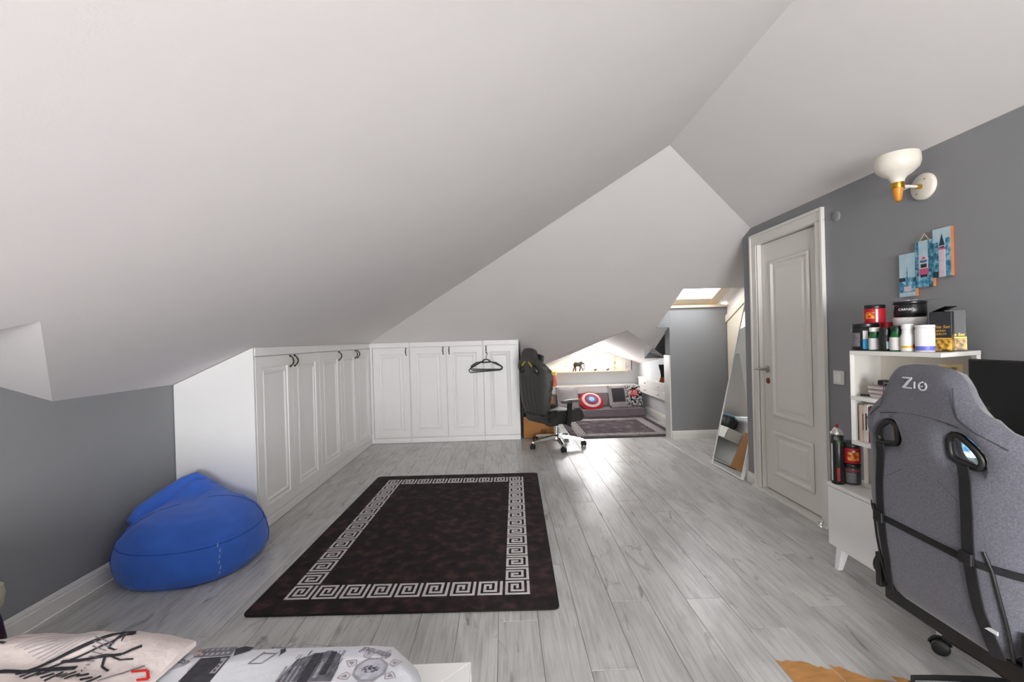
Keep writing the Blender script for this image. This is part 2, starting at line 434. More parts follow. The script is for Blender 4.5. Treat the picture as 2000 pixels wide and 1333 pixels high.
# roof window: frame, pane, sill board
w2 = thing('window_2', None, None, (2.2, 5.4, 1.58)); w2['kind'] = 'structure'
def slab_on(fnz, x0, x1, y0, y1, t):
    return [(x0,y0,fnz(y0)),(x1,y0,fnz(y0)),(x1,y1,fnz(y1)),(x0,y1,fnz(y1)),(x0,y0,fnz(y0)+t),(x1,y0,fnz(y0)+t),(x1,y1,fnz(y1)+t),(x0,y1,fnz(y1)+t)]
BF = [(0,3,2,1),(4,5,6,7),(0,1,5,4),(1,2,6,5),(2,3,7,6),(3,0,4,7)]
for x0, x1, y0, y1 in ((1.82,2.50,5.27,5.42),(1.82,2.50,4.50,5.00),(1.80,1.90,5.0,5.27),(2.44,2.56,4.5,5.42)):  # deep upper board, out of view, is added to cut the roof light
    MB().add(slab_on(z_win, x0, x1, y0, y1, .05), BF).build('window_frame', M_CREAM, w2, bevel=.004)
MB().add(slab_on(lambda y: z_win(y)+.02, 1.9, 2.44, 5.0, 5.27, .006), BF).build('pane', glass_mat('dimming_tint_glass', (.62, .63, .64, 1), .08), w2)  # grey tint added to the pane to dim daylight on the pier
MB().add(slab_on(z_win, 2.56, XA+.02, 4.5, 5.42, .03), BF).build('side_lining', M_CEIL, w2)
MB().box((1.822,5.335,1.556),(XA,5.45,1.585)).build('window_sill', M_CREAM, w2, bevel=.004)
# sloping cupboard trim in the alcove
MB0 = MB().add([(XA-.025,5.36,1.37),(XA,5.36,1.37),(XA,5.36,1.45),(XA-.025,5.36,1.45),(XA-.025,4.3,1.88),(XA,4.3,1.88),(XA,4.3,1.96),(XA-.025,4.3,1.96)],
    [(0,1,2,3),(7,6,5,4),(0,4,5,1),(1,5,6,2),(2,6,7,3),(3,7,4,0)])
struct('trim_2', MB0, M_CREAM)
struct('trim_3', MB().add([(XA-.012,5.345,.02),(XA-.012,4.4,.02),(XA-.012,4.4,1.83),(XA-.012,5.345,1.375)], [(0,1,2,3)]), M_CREAM)

# dormer window in the far gable
w1 = thing('window_1', None, None, (1.25, YN, .67)); w1['kind'] = 'structure'
inner = [(.58,.735),(1.94,.735),(1.94,.80),(1.482,.995),(.80,.752)]
v_, f_ = cdt(WN, [inner])
fm = MB()
for sgn, yy in ((1, YN+.02), (1, YN+.07)): fm.add([(x, yy, z) for x, z in v_], f_)
for lp in (WN, inner):
    n = len(lp); fm.add([(x, YN+.02, z) for x, z in lp]+[(x, YN+.07, z) for x, z in lp], [(i,(i+1)%n,n+(i+1)%n,n+i) for i in range(n)])
fm.build('window_frame', M_TRIM, w1)
n = len(WN); rv = MB().add([(x, YN, z) for x, z in WN]+[(x, YN+.15, z) for x, z in WN], [(i,(i+1)%n,n+(i+1)%n,n+i) for i in range(n)])
rv.build('window_reveal', M_CEIL, w1)
MB().prism(inner, lambda x, z, t: Vector((x, t, z)), YN+.04, YN+.046).build('pane', M_GLASS, w1)
MB().box((.42,YN-.10,.648),(2.06,YN+.03,.668)).build('window_sill', mat('sill_wood', '#e3c9a0', .5, var=.12, scale=8, stretch=(1, 6, 6)), w1, bevel=.003)

def plain_window(name, axis, at, a0, a1, z0, z1, out):
    w = thing(name, None, None, (0, 0, 0)); w['kind'] = 'structure'
    P = (lambda a, z, t: (at+t*out, a, z)) if axis == 'x' else (lambda a, z, t: (a, at+t*out, z))
    def bx(nm, b0, b1, c0, c1, t0, t1, m):
        p, q = P(b0, c0, t0), P(b1, c1, t1)
        MB().box(tuple(map(min, p, q)), tuple(map(max, p, q))).build(nm, m, w)
    for b0, b1, c0, c1 in ((a0,a0+.06,z0,z1),(a1-.06,a1,z0,z1),(a0+.06,a1-.06,z0,z0+.06),(a0+.06,a1-.06,z1-.06,z1),((a0+a1)/2-.03,(a0+a1)/2+.03,z0+.06,z1-.06)):
        bx('window_frame', b0, b1, c0, c1, .0, .06, M_TRIM)
    bx('pane', a0+.06, (a0+a1)/2-.03, z0+.06, z1-.06, .03, .036, M_GLASS); bx('pane', (a0+a1)/2+.03, a1-.06, z0+.06, z1-.06, .03, .036, M_GLASS)
# window behind the camera
plain_window('window_3', 'y', YB, -.4, 1.7, .28, 1.58, -1)

# ------------------------------------------------------------------ baseboards and trims
def base(name, p, q, nrm, h=.085, t=.014, m=M_TRIM):
    """skirting from p to q with a stepped moulded top; nrm points into the room"""
    p = Vector((p[0], p[1], 0)); q = Vector((q[0], q[1], 0)); n = Vector((nrm[0], nrm[1], 0))
    prof = [(0,0),(t,0),(t,h*.68),(t*.75,h*.72),(t*.75,h*.84),(t*.4,h*.95),(t*.3,h),(0,h)]
    k = len(prof); vs = [e+n*(a+.001)+Vector((0, 0, b+.001)) for e in (p, q) for a, b in prof]
    struct(name, MB().add(vs, [tuple(range(k)), tuple(range(2*k-1, k-1, -1))]+[(i,(i+1)%k,k+(i+1)%k,k+i) for i in range(k)]), m)
base('baseboard_left', (XL,YB), (XL,3.02), (1,0), .095)
base('baseboard_right', (XR,YB), (XR,2.795), (-1,0))
base('baseboard_right_end', (XR,3.648), (XR,3.77), (-1,0))
base('baseboard_pier', (1.965,5.36), (XA,5.36), (0,-1), .10)
base('baseboard_niche', (NR,5.53), (NR,7.3), (-1,0), .10)
struct('trim_1', MB().box((1.948,5.352,0),(1.964,5.532,1.0)), M_TRIM, bevel=.003)

# ------------------------------------------------------------------ door with casing
d = thing('door_1', None, None, (XR, 3.22, 0)); d['kind'] = 'structure'
# casing: stepped boards around the opening
def casing(nm, y0, y1, z0, z1, inner_side):
    MB().box((XR-.016,y0,z0),(XR-.001,y1,z1)).build(nm, M_DOOR, d, bevel=.004)
def strip(y0, y1, z0, z1, x0, x1, nm='casing_moulding'):
    MB().box((x0,y0,z0),(x1,y1,z1)).build(nm, M_DOOR, d, bevel=.003)
casing('casing', 2.802, 2.880, 0, 1.935, 1); casing('casing', 3.562, 3.642, 0, 1.935, 1); casing('casing', 2.802, 3.642, 1.936, 2.016, 1)
strip(2.802,2.822,0,2.016,XR-.026,XR-.016); strip(3.622,3.642,0,2.016,XR-.026,XR-.016); strip(2.822,3.622,1.996,2.016,XR-.026,XR-.016)
strip(2.868,2.880,0,1.935,XR-.012,XR+.10,'jamb'); strip(3.562,3.574,0,1.935,XR-.012,XR+.10,'jamb'); strip(2.880,3.562,1.935,1.947,XR-.012,XR+.10,'jamb')
slab = MB().box((XR+.030,2.886,.022),(XR+.068,3.556,1.930)).build('door_leaf', M_DOOR, d, bevel=.002)
def raised(z0, z1, y0=2.995, y1=3.445):
    xs = XR+.030
    # moulding frame (four mitred bars) and bevelled field
    rings = [(0,0),(.010,-.010),(.022,-.010),(.034,.004),(.05,.004),(.075,-.005)]
    vs = []; fs = []
    for i, (ins, dx) in enumerate(rings):
        vs += [(xs+dx-.0005, y0+ins, z0+ins), (xs+dx-.0005, y1-ins, z0+ins), (xs+dx-.0005, y1-ins, z1-ins), (xs+dx-.0005, y0+ins, z1-ins)]
        if i:
            for k in range(4): fs.append(((i-1)*4+k, (i-1)*4+(k+1) % 4, i*4+(k+1) % 4, i*4+k))
    e = (len(rings)-1)*4; fs.append((e, e+1, e+2, e+3))
    # lift whole panel proud so the dip stays visible
    MB().add([(x-.004, y, z) for x, y, z in vs], fs).build('panel', M_DOOR, slab)
raised(.60, 1.785); raised(.15, .49)
hd = MB().lathe([(.026,0),(.026,.008),(.012,.012),(.010,.045)], (XR+.028,3.506,.955), 20, (-1,0,0)); 
hd.tube([(XR-.012,3.506,.955),(XR-.022,3.520,.956),(XR-.024,3.56,.957),(XR-.022,3.60,.950)], [.010,.010,.008,.007], 10)
hd.build('handle', M_STEEL, slab, smooth=True)
kh = MB().lathe([(.024,0),(.022,.006),(.008,.007)], (XR+.029,3.504,.865), 20, (-1,0,0)).build('keyhole_rosette', mat('copper_rosette', '#9a5f4c', .35, .9, var=.1), slab, smooth=True)
for z in (1.66, .985, .28):
    MB().cyl((XR+.022,2.884,z-.045),(XR+.022,2.884,z+.045),.006).build('hinge', M_STEEL, slab, smooth=True)
struct('trim_4', MB().box((XR-.045,2.80,0),(XR+.12,3.645,.016)), mat('marble_threshold', '#dfdcd6', .25, var=.06, scale=6), bevel=.003)

# enclosing walls behind the wardrobes and above the niche side
struct('wall_behind_wardrobe', MB().box((XL-.02,6.14,0),(NL+.02,6.16,1.06)), M_GREY)
struct('ceiling_niche_corner', MB().add([(1.962,5.40,1.46),(NR,5.40,1.46),(NR,6.34,1.30),(1.962,6.34,1.30),(1.962,6.04,1.052),(1.962,6.34,.92),(NR,6.34,.92),(1.962,5.40,1.327)], [(0,1,2,3),(3,2,6,5),(0,3,5,4,7)]), M_GREY)

# ================================================================== WARDROBES
M_BRONZE = mat('dark_bronze', '#4a3a26', .35, .9, var=.2, scale=40)
def door_leaf(P, w, h, t=.018, fr=.075):
    """P(a,b,c): a along width, b up, c out of the front"""
    rings = [(0,0),(0,t),(fr,t),(fr+.006,t-.008),(fr+.016,t-.010),(fr+.024,t-.003),(fr+.036,t-.001),(fr+.05,t-.009)]
    vs = []; fs = []
    for i, (ins, c) in enumerate(rings):
        vs += [P(ins, ins, c), P(w-ins, ins, c), P(w-ins, h-ins, c), P(ins, h-ins, c)]
        if i:
            for k in range(4): fs.append(((i-1)*4+k, (i-1)*4+(k+1) % 4, i*4+(k+1) % 4, i*4+k))
    e = (len(rings)-1)*4; fs.append((e, e+1, e+2, e+3)); fs.append((3, 2, 1, 0))
    return MB().add(vs, fs)
def bow_handle(P, a, b0, b1, c):
    n = 10; pts = []
    for k in range(n+1):
        t = k/n; pts.append(P(a, b0+(b1-b0)*t, c+.004+.026*math.sin(PI*t)**.7))
    rr = [.0042+.0022*math.sin(PI*k/n)**2 for k in range(n+1)]
    mb = MB().tube(pts, rr, 8)
    for b in (b0, b1): mb.ell(P(a, b, c+.004), .0075, .0075, .0085, 8, 6)
    return mb
def wardrobe(label, P, Q, u0, u1, doors, body, loc, extra=None):
    t = thing('wardrobe_cabinet', label, 'wardrobe', loc, 0, 'built-in wardrobe cabinets under the slope')
    body.build('body', M_WHITE, t)
    w = u1-u0
    def B(a0, a1, b0, b1, c0, c1):
        p, q = P(a0, b0, c0), P(a1, b1, c1); return MB().box(tuple(map(min, p, q)), tuple(map(max, p, q)))
    B(u0, u1, .002, .058, -.014, .006).build('plinth', M_WHITE, t, bevel=.003)
    B(u0, u1, .0585, .066, -.014, .001).build('plinth_gap', M_WHITE, t)
    B(u0, u1, 1.176, 1.234, -.012, .004).build('cornice', M_WHITE, t, bevel=.003)
    for a0, a1, side in doors:
        PP = lambda a, b, c, a0=a0: P(a0+.002+a, .070+b, c-.016)
        dl = door_leaf(PP, a1-a0-.004, 1.100).build('door', M_WHITE, t)
        ha = (a1-a0-.004)-.035 if side == 'far' else .035
        bow_handle(PP, ha, 1.012, 1.092, .018).build('handle', M_BRONZE, dl, smooth=True)
    return t
PLF = lambda a, b, c: (XW+c, a, b)                   # left run: a = Y
PBF = lambda a, b, c: (a, YW-c, b)                   # back run: a = X
def lbody(y0, y1):
    prof = [(XL+.008,.001),(XW-.018,.001),(XW-.018,1.214),(XL+.008,.992)]
    return MB().prism(prof, lambda x, z, t: Vector((x, t, z)), y0, y1)
def bbody(x0, x1):
    prof = [(YW+.018,.001),(6.12,.001),(6.12,1.0),(YW+.018,1.214)]
    return MB().prism(prof, lambda y, z, t: Vector((t, y, z)), x0, x1)
c1 = wardrobe('white two-door wardrobe nearest the blue bean bag, with its bluish white end panel', PLF, None, 3.036, 4.078,
         [(3.040,3.562,'far'),(3.562,4.074,'near')], lbody(3.04,4.078), (-1.9,3.55,0))
MB().prism([(XL+.004,.001),(XW,.001),(XW,1.233),(XL+.004,1.003)], lambda x, z, t: Vector((x, t, z)), 3.018, 3.036).build('end_panel', M_WHITE, c1)
wardrobe('white single-door wardrobe in the middle of the left run', PLF, None, 4.080, 4.598, [(4.084,4.596,'far')], lbody(4.08,4.598), (-1.9,4.34,0))
wardrobe('white two-door wardrobe at the inner corner of the left run', PLF, None, 4.600, 5.598, [(4.602,5.088,'far'),(5.088,5.594,'near')], lbody(4.6,5.598), (-1.9,5.1,0))
cf = wardrobe('white single-door wardrobe at the left end of the back run', PBF, None, -1.640, -1.162, [(-1.612,-1.166,'far')], bbody(-1.640,-1.162), (-1.4,5.85,0))
MB().box((-1.646,5.599,.004),(-1.615,5.618,1.230)).build('corner_filler', M_WHITE, cf)
wardrobe('white two-door wardrobe in the middle of the back run with paired handles', PBF, None, -1.160, -.262, [(-1.158,-.712,'far'),(-.712,-.264,'near')], bbody(-1.16,-.262), (-.71,5.85,0))
wardrobe('white single-door wardrobe with the black hangers on its handle', PBF, None, -.260, .178, [(-.258,.150,'near')], bbody(-.26,.178), (-.04,5.85,0))

# black clothes hangers bunched on the handle of the last door
M_HANG = mat('black_hanger_plastic', '#23262a', .35, var=.15, scale=30)
for k, (dx, tilt, lab) in enumerate(((0, .055, 'front black plastic coat hanger on the wardrobe handle'), (.004, .0, 'middle black plastic coat hanger of the bunch on the wardrobe door'),
                                     (-.004, -.03, 'rearmost black plastic coat hanger against the wardrobe door'))):
    y = YW-.068+k*.018; cx = -.222+dx
    t = thing('coat_hanger', lab, 'hanger', (cx, y, .86), 0, 'black hangers on the wardrobe handle')
    ct, st = math.cos(tilt), math.sin(tilt)
    R_ = lambda x, z: (cx+x*ct-(z-1.08)*-st, y, 1.08+x*st+(z-1.08)*ct)
    hw = .200-.006*k; zb = .858+.012*k; zs = .905+.012*k
    loop = [(-hw+.02,zb),(-hw*.3,zb),(hw*.3,zb),(hw-.02,zb),(hw-.004,zb+.014),(hw,zs-.014),(hw-.012,zs),(.12,zs+.035),(.05,.975),(.028,.997),(0,1.004),(-.028,.997),(-.05,.975),(-.12,zs+.035),(-hw+.012,zs),(-hw,zs-.014),(-hw+.004,zb+.014)]
    MB().tube([R_(x, z) for x, z in loop], .0058, 8, True).build('hanger_body', M_HANG, t, smooth=True)
    MB().tube([R_(x, z) for x, z in ((-.05,.970),(-.02,.966),(.02,.966),(.05,.970))], .007, 8).build('shoulder_bar', M_HANG, t, smooth=True)
    hk = [(0,1.0),(0,1.03),(.004,1.045),(.014,1.06),(.018,1.075),(.012,1.092),(0,1.098),(-.010,1.092)]
    MB().tube([R_(x, z) for x, z in hk], .0022, 6).build('hook', M_STEEL, t, smooth=True)

# ================================================================== RUGS
M_RUG = ramp_mat('dark_brown_pile', [(.28, '#0d0707'), (.5, '#221416'), (.72, '#4a3130')], 14, .97, 9, bump=.9)
M_RUGE = mat('rug_edge_binding', '#0e1512', .9, var=.2, scale=60)
M_KEY = mat('off_white_pile', '#d8d3d2', .95, var=.08, scale=80, bump=.3, bscale=300)
M_RUG2 = ramp_mat('plum_brown_pile', [(.25, '#3b3036'), (.5, '#54474e'), (.75, '#8b7c82')], 7, .95, 8, bump=.6)
def rug(label, loc, rz, w, l, nx, ny, pitch, m, cat='rug'):
    t = thing('rug', label, cat, loc, rz)
    def pr(ins, z0, z1): return MB().prism(roundpoly([(-w/2+ins,-l/2+ins),(w/2-ins,-l/2+ins),(w/2-ins,l/2-ins),(-w/2+ins,l/2-ins)], .04), lambda u, v, q: WM[t] @ Vector((u, v, q)), z0, z1)
    pr(0, .0014, .0075).build('edge_binding', M_RUGE, t); pr(.006, .0015, .0090).build('pile', m, t)
    cs = pitch/10; bars = ((8,0,9,9),(0,0,8,1),(0,1,1,9),(1,8,7,9),(6,2,7,8),(2,2,6,3),(2,3,3,7),(3,6,5,7),(4,4,5,6)); mes = []
    for rot in (0, 1):
        k = MB()
        for x0, y0, x1, y1 in bars:
            if rot: x0, y0, x1, y1 = 9-y1, x0, 9-y0, x1
            k.box((x0*cs,y0*cs,0),(x1*cs,y1*cs,.0012))
        me = bpy.data.meshes.new('key_motif'); me.from_pydata(k.v, [], k.f); me.materials.append(M_KEY); mes.append(me)
    for i in range(nx):
        for j in range(ny):
            if 0 < i < nx-1 and 0 < j < ny-1: continue
            o = mkobj('key_motif', mes[0 if j in (0, ny-1) else 1], None, t); o.location = ((i-nx/2)*pitch+cs/2, (j-ny/2)*pitch+cs/2, .0090)
    return t
rug('large dark brown rug with a white Greek key border in the middle of the room', (-.483,3.142,0), -.024, 1.462, 2.115, 9, 14, .1345, M_RUG)
rug('faded plum rug with a pale key border inside the dormer niche', (1.46,6.215,0), 0, 1.30, 1.36, 9, 9, .128, M_RUG2)

# ================================================================== BEAN BAG
M_BLUE = mat('blue_canvas', '#3a70da', .8, var=.10, scale=6, bump=.25, bscale=320, sheen=.2)
def beanbag():
    bx, by = -1.815, 2.665
    t = thing('bean_bag', 'blue canvas bean bag slumped against the grey wall and wardrobe', 'bean bag', (bx, by, 0))
    nu, nv = 110, 60; mb = MB(); vs = []; fs = []
    def surf(a, s):
        # s 0 bottom centre .. 1 top
        prof = [(0,0),(.25,.0),(.325,.008),(.352,.05),(.358,.11),(.352,.17),(.332,.225),(.295,.272),(.24,.31),(.165,.335),(.08,.348),(0,.352)]
        x = s*(len(prof)-1); i = min(int(x), len(prof)-2); f = x-i
        r = prof[i][0]*(1-f)+prof[i+1][0]*f; z = prof[i][1]*(1-f)+prof[i+1][1]*f
        c, sn = math.cos(a), math.sin(a)
        # squarer plan where it touches the walls
        k = 1/(abs(c)**3.2+abs(sn)**3.2)**(1/3.2)
        px, py = r*c*(.65+.35*k)*1.0, r*sn*(.65+.35*k)*.97
        top = max(0, (z-.12)/.24)
        # peaked gathered neck towards the corner
        gx, gy = px+.085, py-.19
        g = math.exp(-((gx*gx)/.014+(gy*gy)/.012))
        z += .150*g*top
        # flap running down from the neck to the left, with a deep crease below it
        fx = (px+.085)*.95+(py-.19)*.31; fy = -(px+.085)*.31+(py-.19)*.95       # along / across the flap
        on = 1/(1+math.exp((fx-.02)*60))*1/(1+math.exp(-(fx+.30)*40))
        z += .050*top*on*math.exp(-((fy-.035)**2)/.0016)
        z -= .060*top*on*math.exp(-((fy+.030)**2)/.0007)
        z += .030*top*on*math.exp(-((fy+.085)**2)/.0016)
        # short pinch right of the neck and flat sunken top plane
        z -= .030*top*math.exp(-((px-.005)**2)/.00035)*math.exp(-((py-.13)**2)/.006)
        z += .030*top*math.exp(-(((px-.14)**2)/.02+((py-.12)**2)/.02))
        n = noise.noise(Vector((px*6, py*6, z*7)))*.010 + noise.noise(Vector((px*14, py*14, z*22+3)))*.005
        side = min(1, r/.2)*(1 if z > .01 else .3)
        q = 1+n*side*2.2
        return Vector((bx+px*q, by+py*q, max(.0005, z*(1+n*1.5) if s > .1 else z)))
    for j in range(1, nv):
        for i in range(nu): vs.append(surf(2*PI*i/nu, j/nv))
    b = len(vs); vs += [surf(0, 0), surf(0, 1)]
    for j in range(nv-2):
        for i in range(nu): i2 = (i+1) % nu; fs.append((j*nu+i, j*nu+i2, (j+1)*nu+i2, (j+1)*nu+i))
    for i in range(nu): i2 = (i+1) % nu; fs += [(b, i2, i), (b+1, (nv-2)*nu+i, (nv-2)*nu+i2)]
    mb.add(vs, fs).build('bag', M_BLUE, t, smooth=True)
    MB().tube([(-2.105,2.57,.27),(-2.085,2.62,.305),(-2.04,2.72,.350),(-1.97,2.82,.412),(-1.92,2.858,.438),(-1.885,2.862,.425)], [.030,.050,.055,.050,.036,.012], 20).build('gathered_flap', M_BLUE, t, smooth=True)
    M_SEAM = mat('blue_seam', '#2350ad', .85, var=.1)
    for a0 in (.35, -2.6):
        pts = [surf(a0+.15*math.sin(s*3), s)+Vector((math.cos(a0), math.sin(a0), .2))*.0015 for s in [k/30 for k in range(7, 29)]]
        MB().tube(pts, .0022, 6).build('seam', M_SEAM, t, smooth=True)
    ring = [surf(2*PI*k/60, .50)+Vector((math.cos(2*PI*k/60), math.sin(2*PI*k/60), .3))*.0012 for k in range(60)]
    MB().tube(ring, .0018, 6, True).build('seam', M_SEAM, t, smooth=True)
    # frayed white stitching near the front right edge
    a0 = -.72; zz = MB()
    for k in range(6):
        p = surf(a0+.012*math.sin(k*2.1), .26+.045*k); q = surf(a0+.012*math.sin(k*2.1)+.01, .285+.045*k); o = Vector((math.cos(a0), math.sin(a0), 0))*.003
        zz.tube([p+o, q+o], .002, 6)
    zz.build('loose_stitching', mat('white_thread', '#c8d2ee', .8, var=.1), t)
beanbag()

# ================================================================== GAMING CHAIRS
def gaming_chair(name, label, loc, rz, st):
    t = thing(name, label, 'chair', loc, rz); A = WM[t]; L = lambda *p: A @ Vector(p)
    fab, trim, basem = st['fabric'], st['trim'], st['base']
    zb, xb, rec = st['zb'], st['xb'], st['rec']; HB = .805
    # five-star base and casters
    MB().lathe([(.045,.060),(.052,.075),(.050,.115),(.034,.135)], L(0,0,0), 20).build('hub', basem, t, smooth=True)
    for k in range(5):
        a = st['a0']+k*2*PI/5; c, s = math.cos(a), math.sin(a); r = st['r']
        pts = [(.03,.105,.028,.022),(.14,.100,.023,.018),(.26,.083,.019,.014),(r,.072,.017,.011)]
        vs = []; fs = []
        for i, (d, z, w, h) in enumerate(pts):
            for yy, zz in ((-w,-h),(w,-h),(w*.8,h),(-w*.8,h)): vs.append(L(d*c-yy*s, d*s+yy*c, z+zz))
            if i: fs += [((i-1)*4+q, (i-1)*4+(q+1) % 4, i*4+(q+1) % 4, i*4+q) for q in range(4)]
        fs += [(3,2,1,0), (12,13,14,15)]
        MB().add(vs, fs).build('base_leg', basem, t, bevel=.004)
        ca = a+st['casters'][k]; cx, cy = r*c, r*s; ex, ey = math.cos(ca), math.sin(ca)
        cb = MB().cyl(L(cx,cy,.035), L(cx,cy,.062), .011).build('caster', M_BLACKPL, t, smooth=True)
        wx, wy = cx+ex*.016, cy+ey*.016
        for sgn in (-1, 1):
            p = Vector((wx-ey*.007*sgn, wy+ex*.007*sgn, .029)); q = p+Vector((-ey*sgn, ex*sgn, 0))*.019
            ax = (A.to_3x3() @ (q-p))
            MB().lathe([(.020,0),(.028,.003),(.028,.015),(.022,.019),(.010,.020)], A @ p, 20, ax).build('wheel', M_BLACKPL, cb, smooth=True)
        hood = MB()
        for q in range(7):
            pass
        MB().tube([L(wx+ex*.031*math.cos(b), wy+ey*.031*math.cos(b), .029+.031*math.sin(b)) for b in [PI*(.05+.9*q/8) for q in range(9)]], .006, 6).build('hood', M_BLACKPL, cb, smooth=True)
    MB().cyl(L(0,0,.13), L(0,0,.22), .026).cyl(L(0,0,.2), L(0,0,.27), .020).build('gas_lift', st['lift'], t, smooth=True)
    MB().obox(L(-.01,0,.275), .24, .16, .035, A).obox(L(-.06,0,.255), .12, .10, .03, A).build('tilt_mechanism', M_BLACKPL, t, bevel=.005)
    if 'zs' in st:
        for yy in (-.19, 0, .19): MB().bar(L(-.27,yy,.315), L(.18,yy,.262), .07, .028).build('seat_frame', M_BLACKPL, t, bevel=.004)
        MB().bar(L(-.265,-.235,.312), L(-.265,.235,.312), .05, .06).build('seat_frame', M_BLACKPL, t, bevel=.006)
    MB().tube([L(.02,-.06,.27),(L(.02,-.18,.262)),(L(.03,-.235,.255))], [.006,.006,.009], 8).build('tilt_lever', M_BLACKPL, t, smooth=True)
    # seat: cushion with raised bolsters and rounded front
    so = roundpoly([(-.29,-.235),(.22,-.255),(.255,-.2),(.255,.2),(.22,.255),(-.29,.235)], .05)
    zs = st.get('zs', .345)
    puff(so, [], .065, .055, .07, lambda u, v, o: L(u, v, zs+o+(.012 if u > .15 else 0)*0), .035).build('seat', fab, t, smooth=True)
    for sg in (-1, 1):
        bo = roundpoly([(-.27,.17*sg),(.20,.18*sg),(.215,.262*sg),(-.27,.248*sg)], .035)
        puff(bo, [], .10, .05, .045, lambda u, v, o: L(u, v, zs+o), .025).build('seat_bolster', st['bolster'], t, smooth=True)
    # backrest
    half = [(.16,0),(.205,.05),(.25,.20),(.283,.38),(.288,.50),(.272,.585),(.225,.64),(.16,.69),(.135,.73),(.125,.765),(.095,.795),(.04,.805)]
    out = [(u, v) for u, v in half] + [(-u, v) for u, v in reversed(half)]
    out = roundpoly(out, .02, 3)
    hole = [(.085,.60),(.110,.618),(.158,.585),(.172,.555),(.163,.530),(.088,.543)]
    holes = [roundpoly(hole, .02, 3), roundpoly([(-u, v) for u, v in reversed(hole)], .02, 3)]
    def bk(u, v, off):
        f = max(0, abs(u)-.15); wing = 1.7*f**1.5*(1 if v < .55 else max(.35, 1-(v-.55)*5))
        curve = .022*math.sin(PI*min(1, v/.5))
        head = .25*max(0, v-.58)**1.2*.6
        return L(xb - v*math.sin(rec) + wing + off*math.cos(rec) - curve + head, -u, zb+v*math.cos(rec)+off*math.sin(rec))
    puff(out, holes, .050, .034, .055, bk, .022).build('backrest', fab, t, smooth=True)
    rear = lambda u, v, e=.003: bk(u, v, -.034-e)
    for h in (hole, [(-u, v) for u, v in reversed(hole)]):
        pts = roundpoly(h, .02, 4)
        MB().tube([bk(u, v, -.016) for u, v in pts], .009, 8, True).build('hole_rim', trim, t, smooth=True)
    def strap(nm, pts, w, m):
        pts = [Vector(p) for p in pts]; P2 = []
        for i in range(len(pts)-1):
            n = max(1, int((pts[i+1]-pts[i]).length/.015)); P2 += [pts[i].lerp(pts[i+1], k/n) for k in range(n)]
        P2.append(pts[-1]); vs = []; fs = []
        for i, p in enumerate(P2):
            dd = (P2[min(i+1, len(P2)-1)]-P2[max(i-1, 0)]).normalized(); nn = Vector((-dd.y, dd.x))*w/2
            a, b = p-nn, p+nn
            vs += [rear(a.x, a.y, .0005), rear(b.x, b.y, .0005), rear(b.x, b.y, .0045), rear(a.x, a.y, .0045)]
            if i: fs += [((i-1)*4+q, (i-1)*4+(q+1) % 4, i*4+(q+1) % 4, i*4+q) for q in range(4)]
        fs += [(3,2,1,0), tuple(len(vs)-4+q for q in range(4))]
        return MB().add(vs, fs).build(nm, m, t)
    st['detail'](t, L, bk, rear, strap)
    # armrests
    for sg in (-1, 1):
        y = .295*sg
        ap = MB().bar(L(-.06,y*.8,.30), L(-.06,y,.30), .05, .02).bar(L(-.06,y,.29), L(-.035,y,.53), .055, .026, A.to_3x3() @ Vector((0, 1, 0))).build('arm_post', M_BLACKPL, t, bevel=.004)
        puff(roundpoly([(-.15,y-.042),(.10,y-.048),(.10,y+.048),(-.15,y+.042)], .03), [], .012, .02, .018, lambda u, v, o: L(u, v, .548+o), .02).build('armrest_pad', st['pad'], t, smooth=True)
    # bracket between seat and back
    for sg in (-1, 1):
        MB().obox(L(xb+.035,.232*sg,zb+.055), .13, .022, .12, A).cyl(L(xb+.02,.24*sg,zb+.06), L(xb+.02,.262*sg,zb+.06), .045, None, 20).build('recline_bracket', M_BLACKPL, t, bevel=.003)
    return t

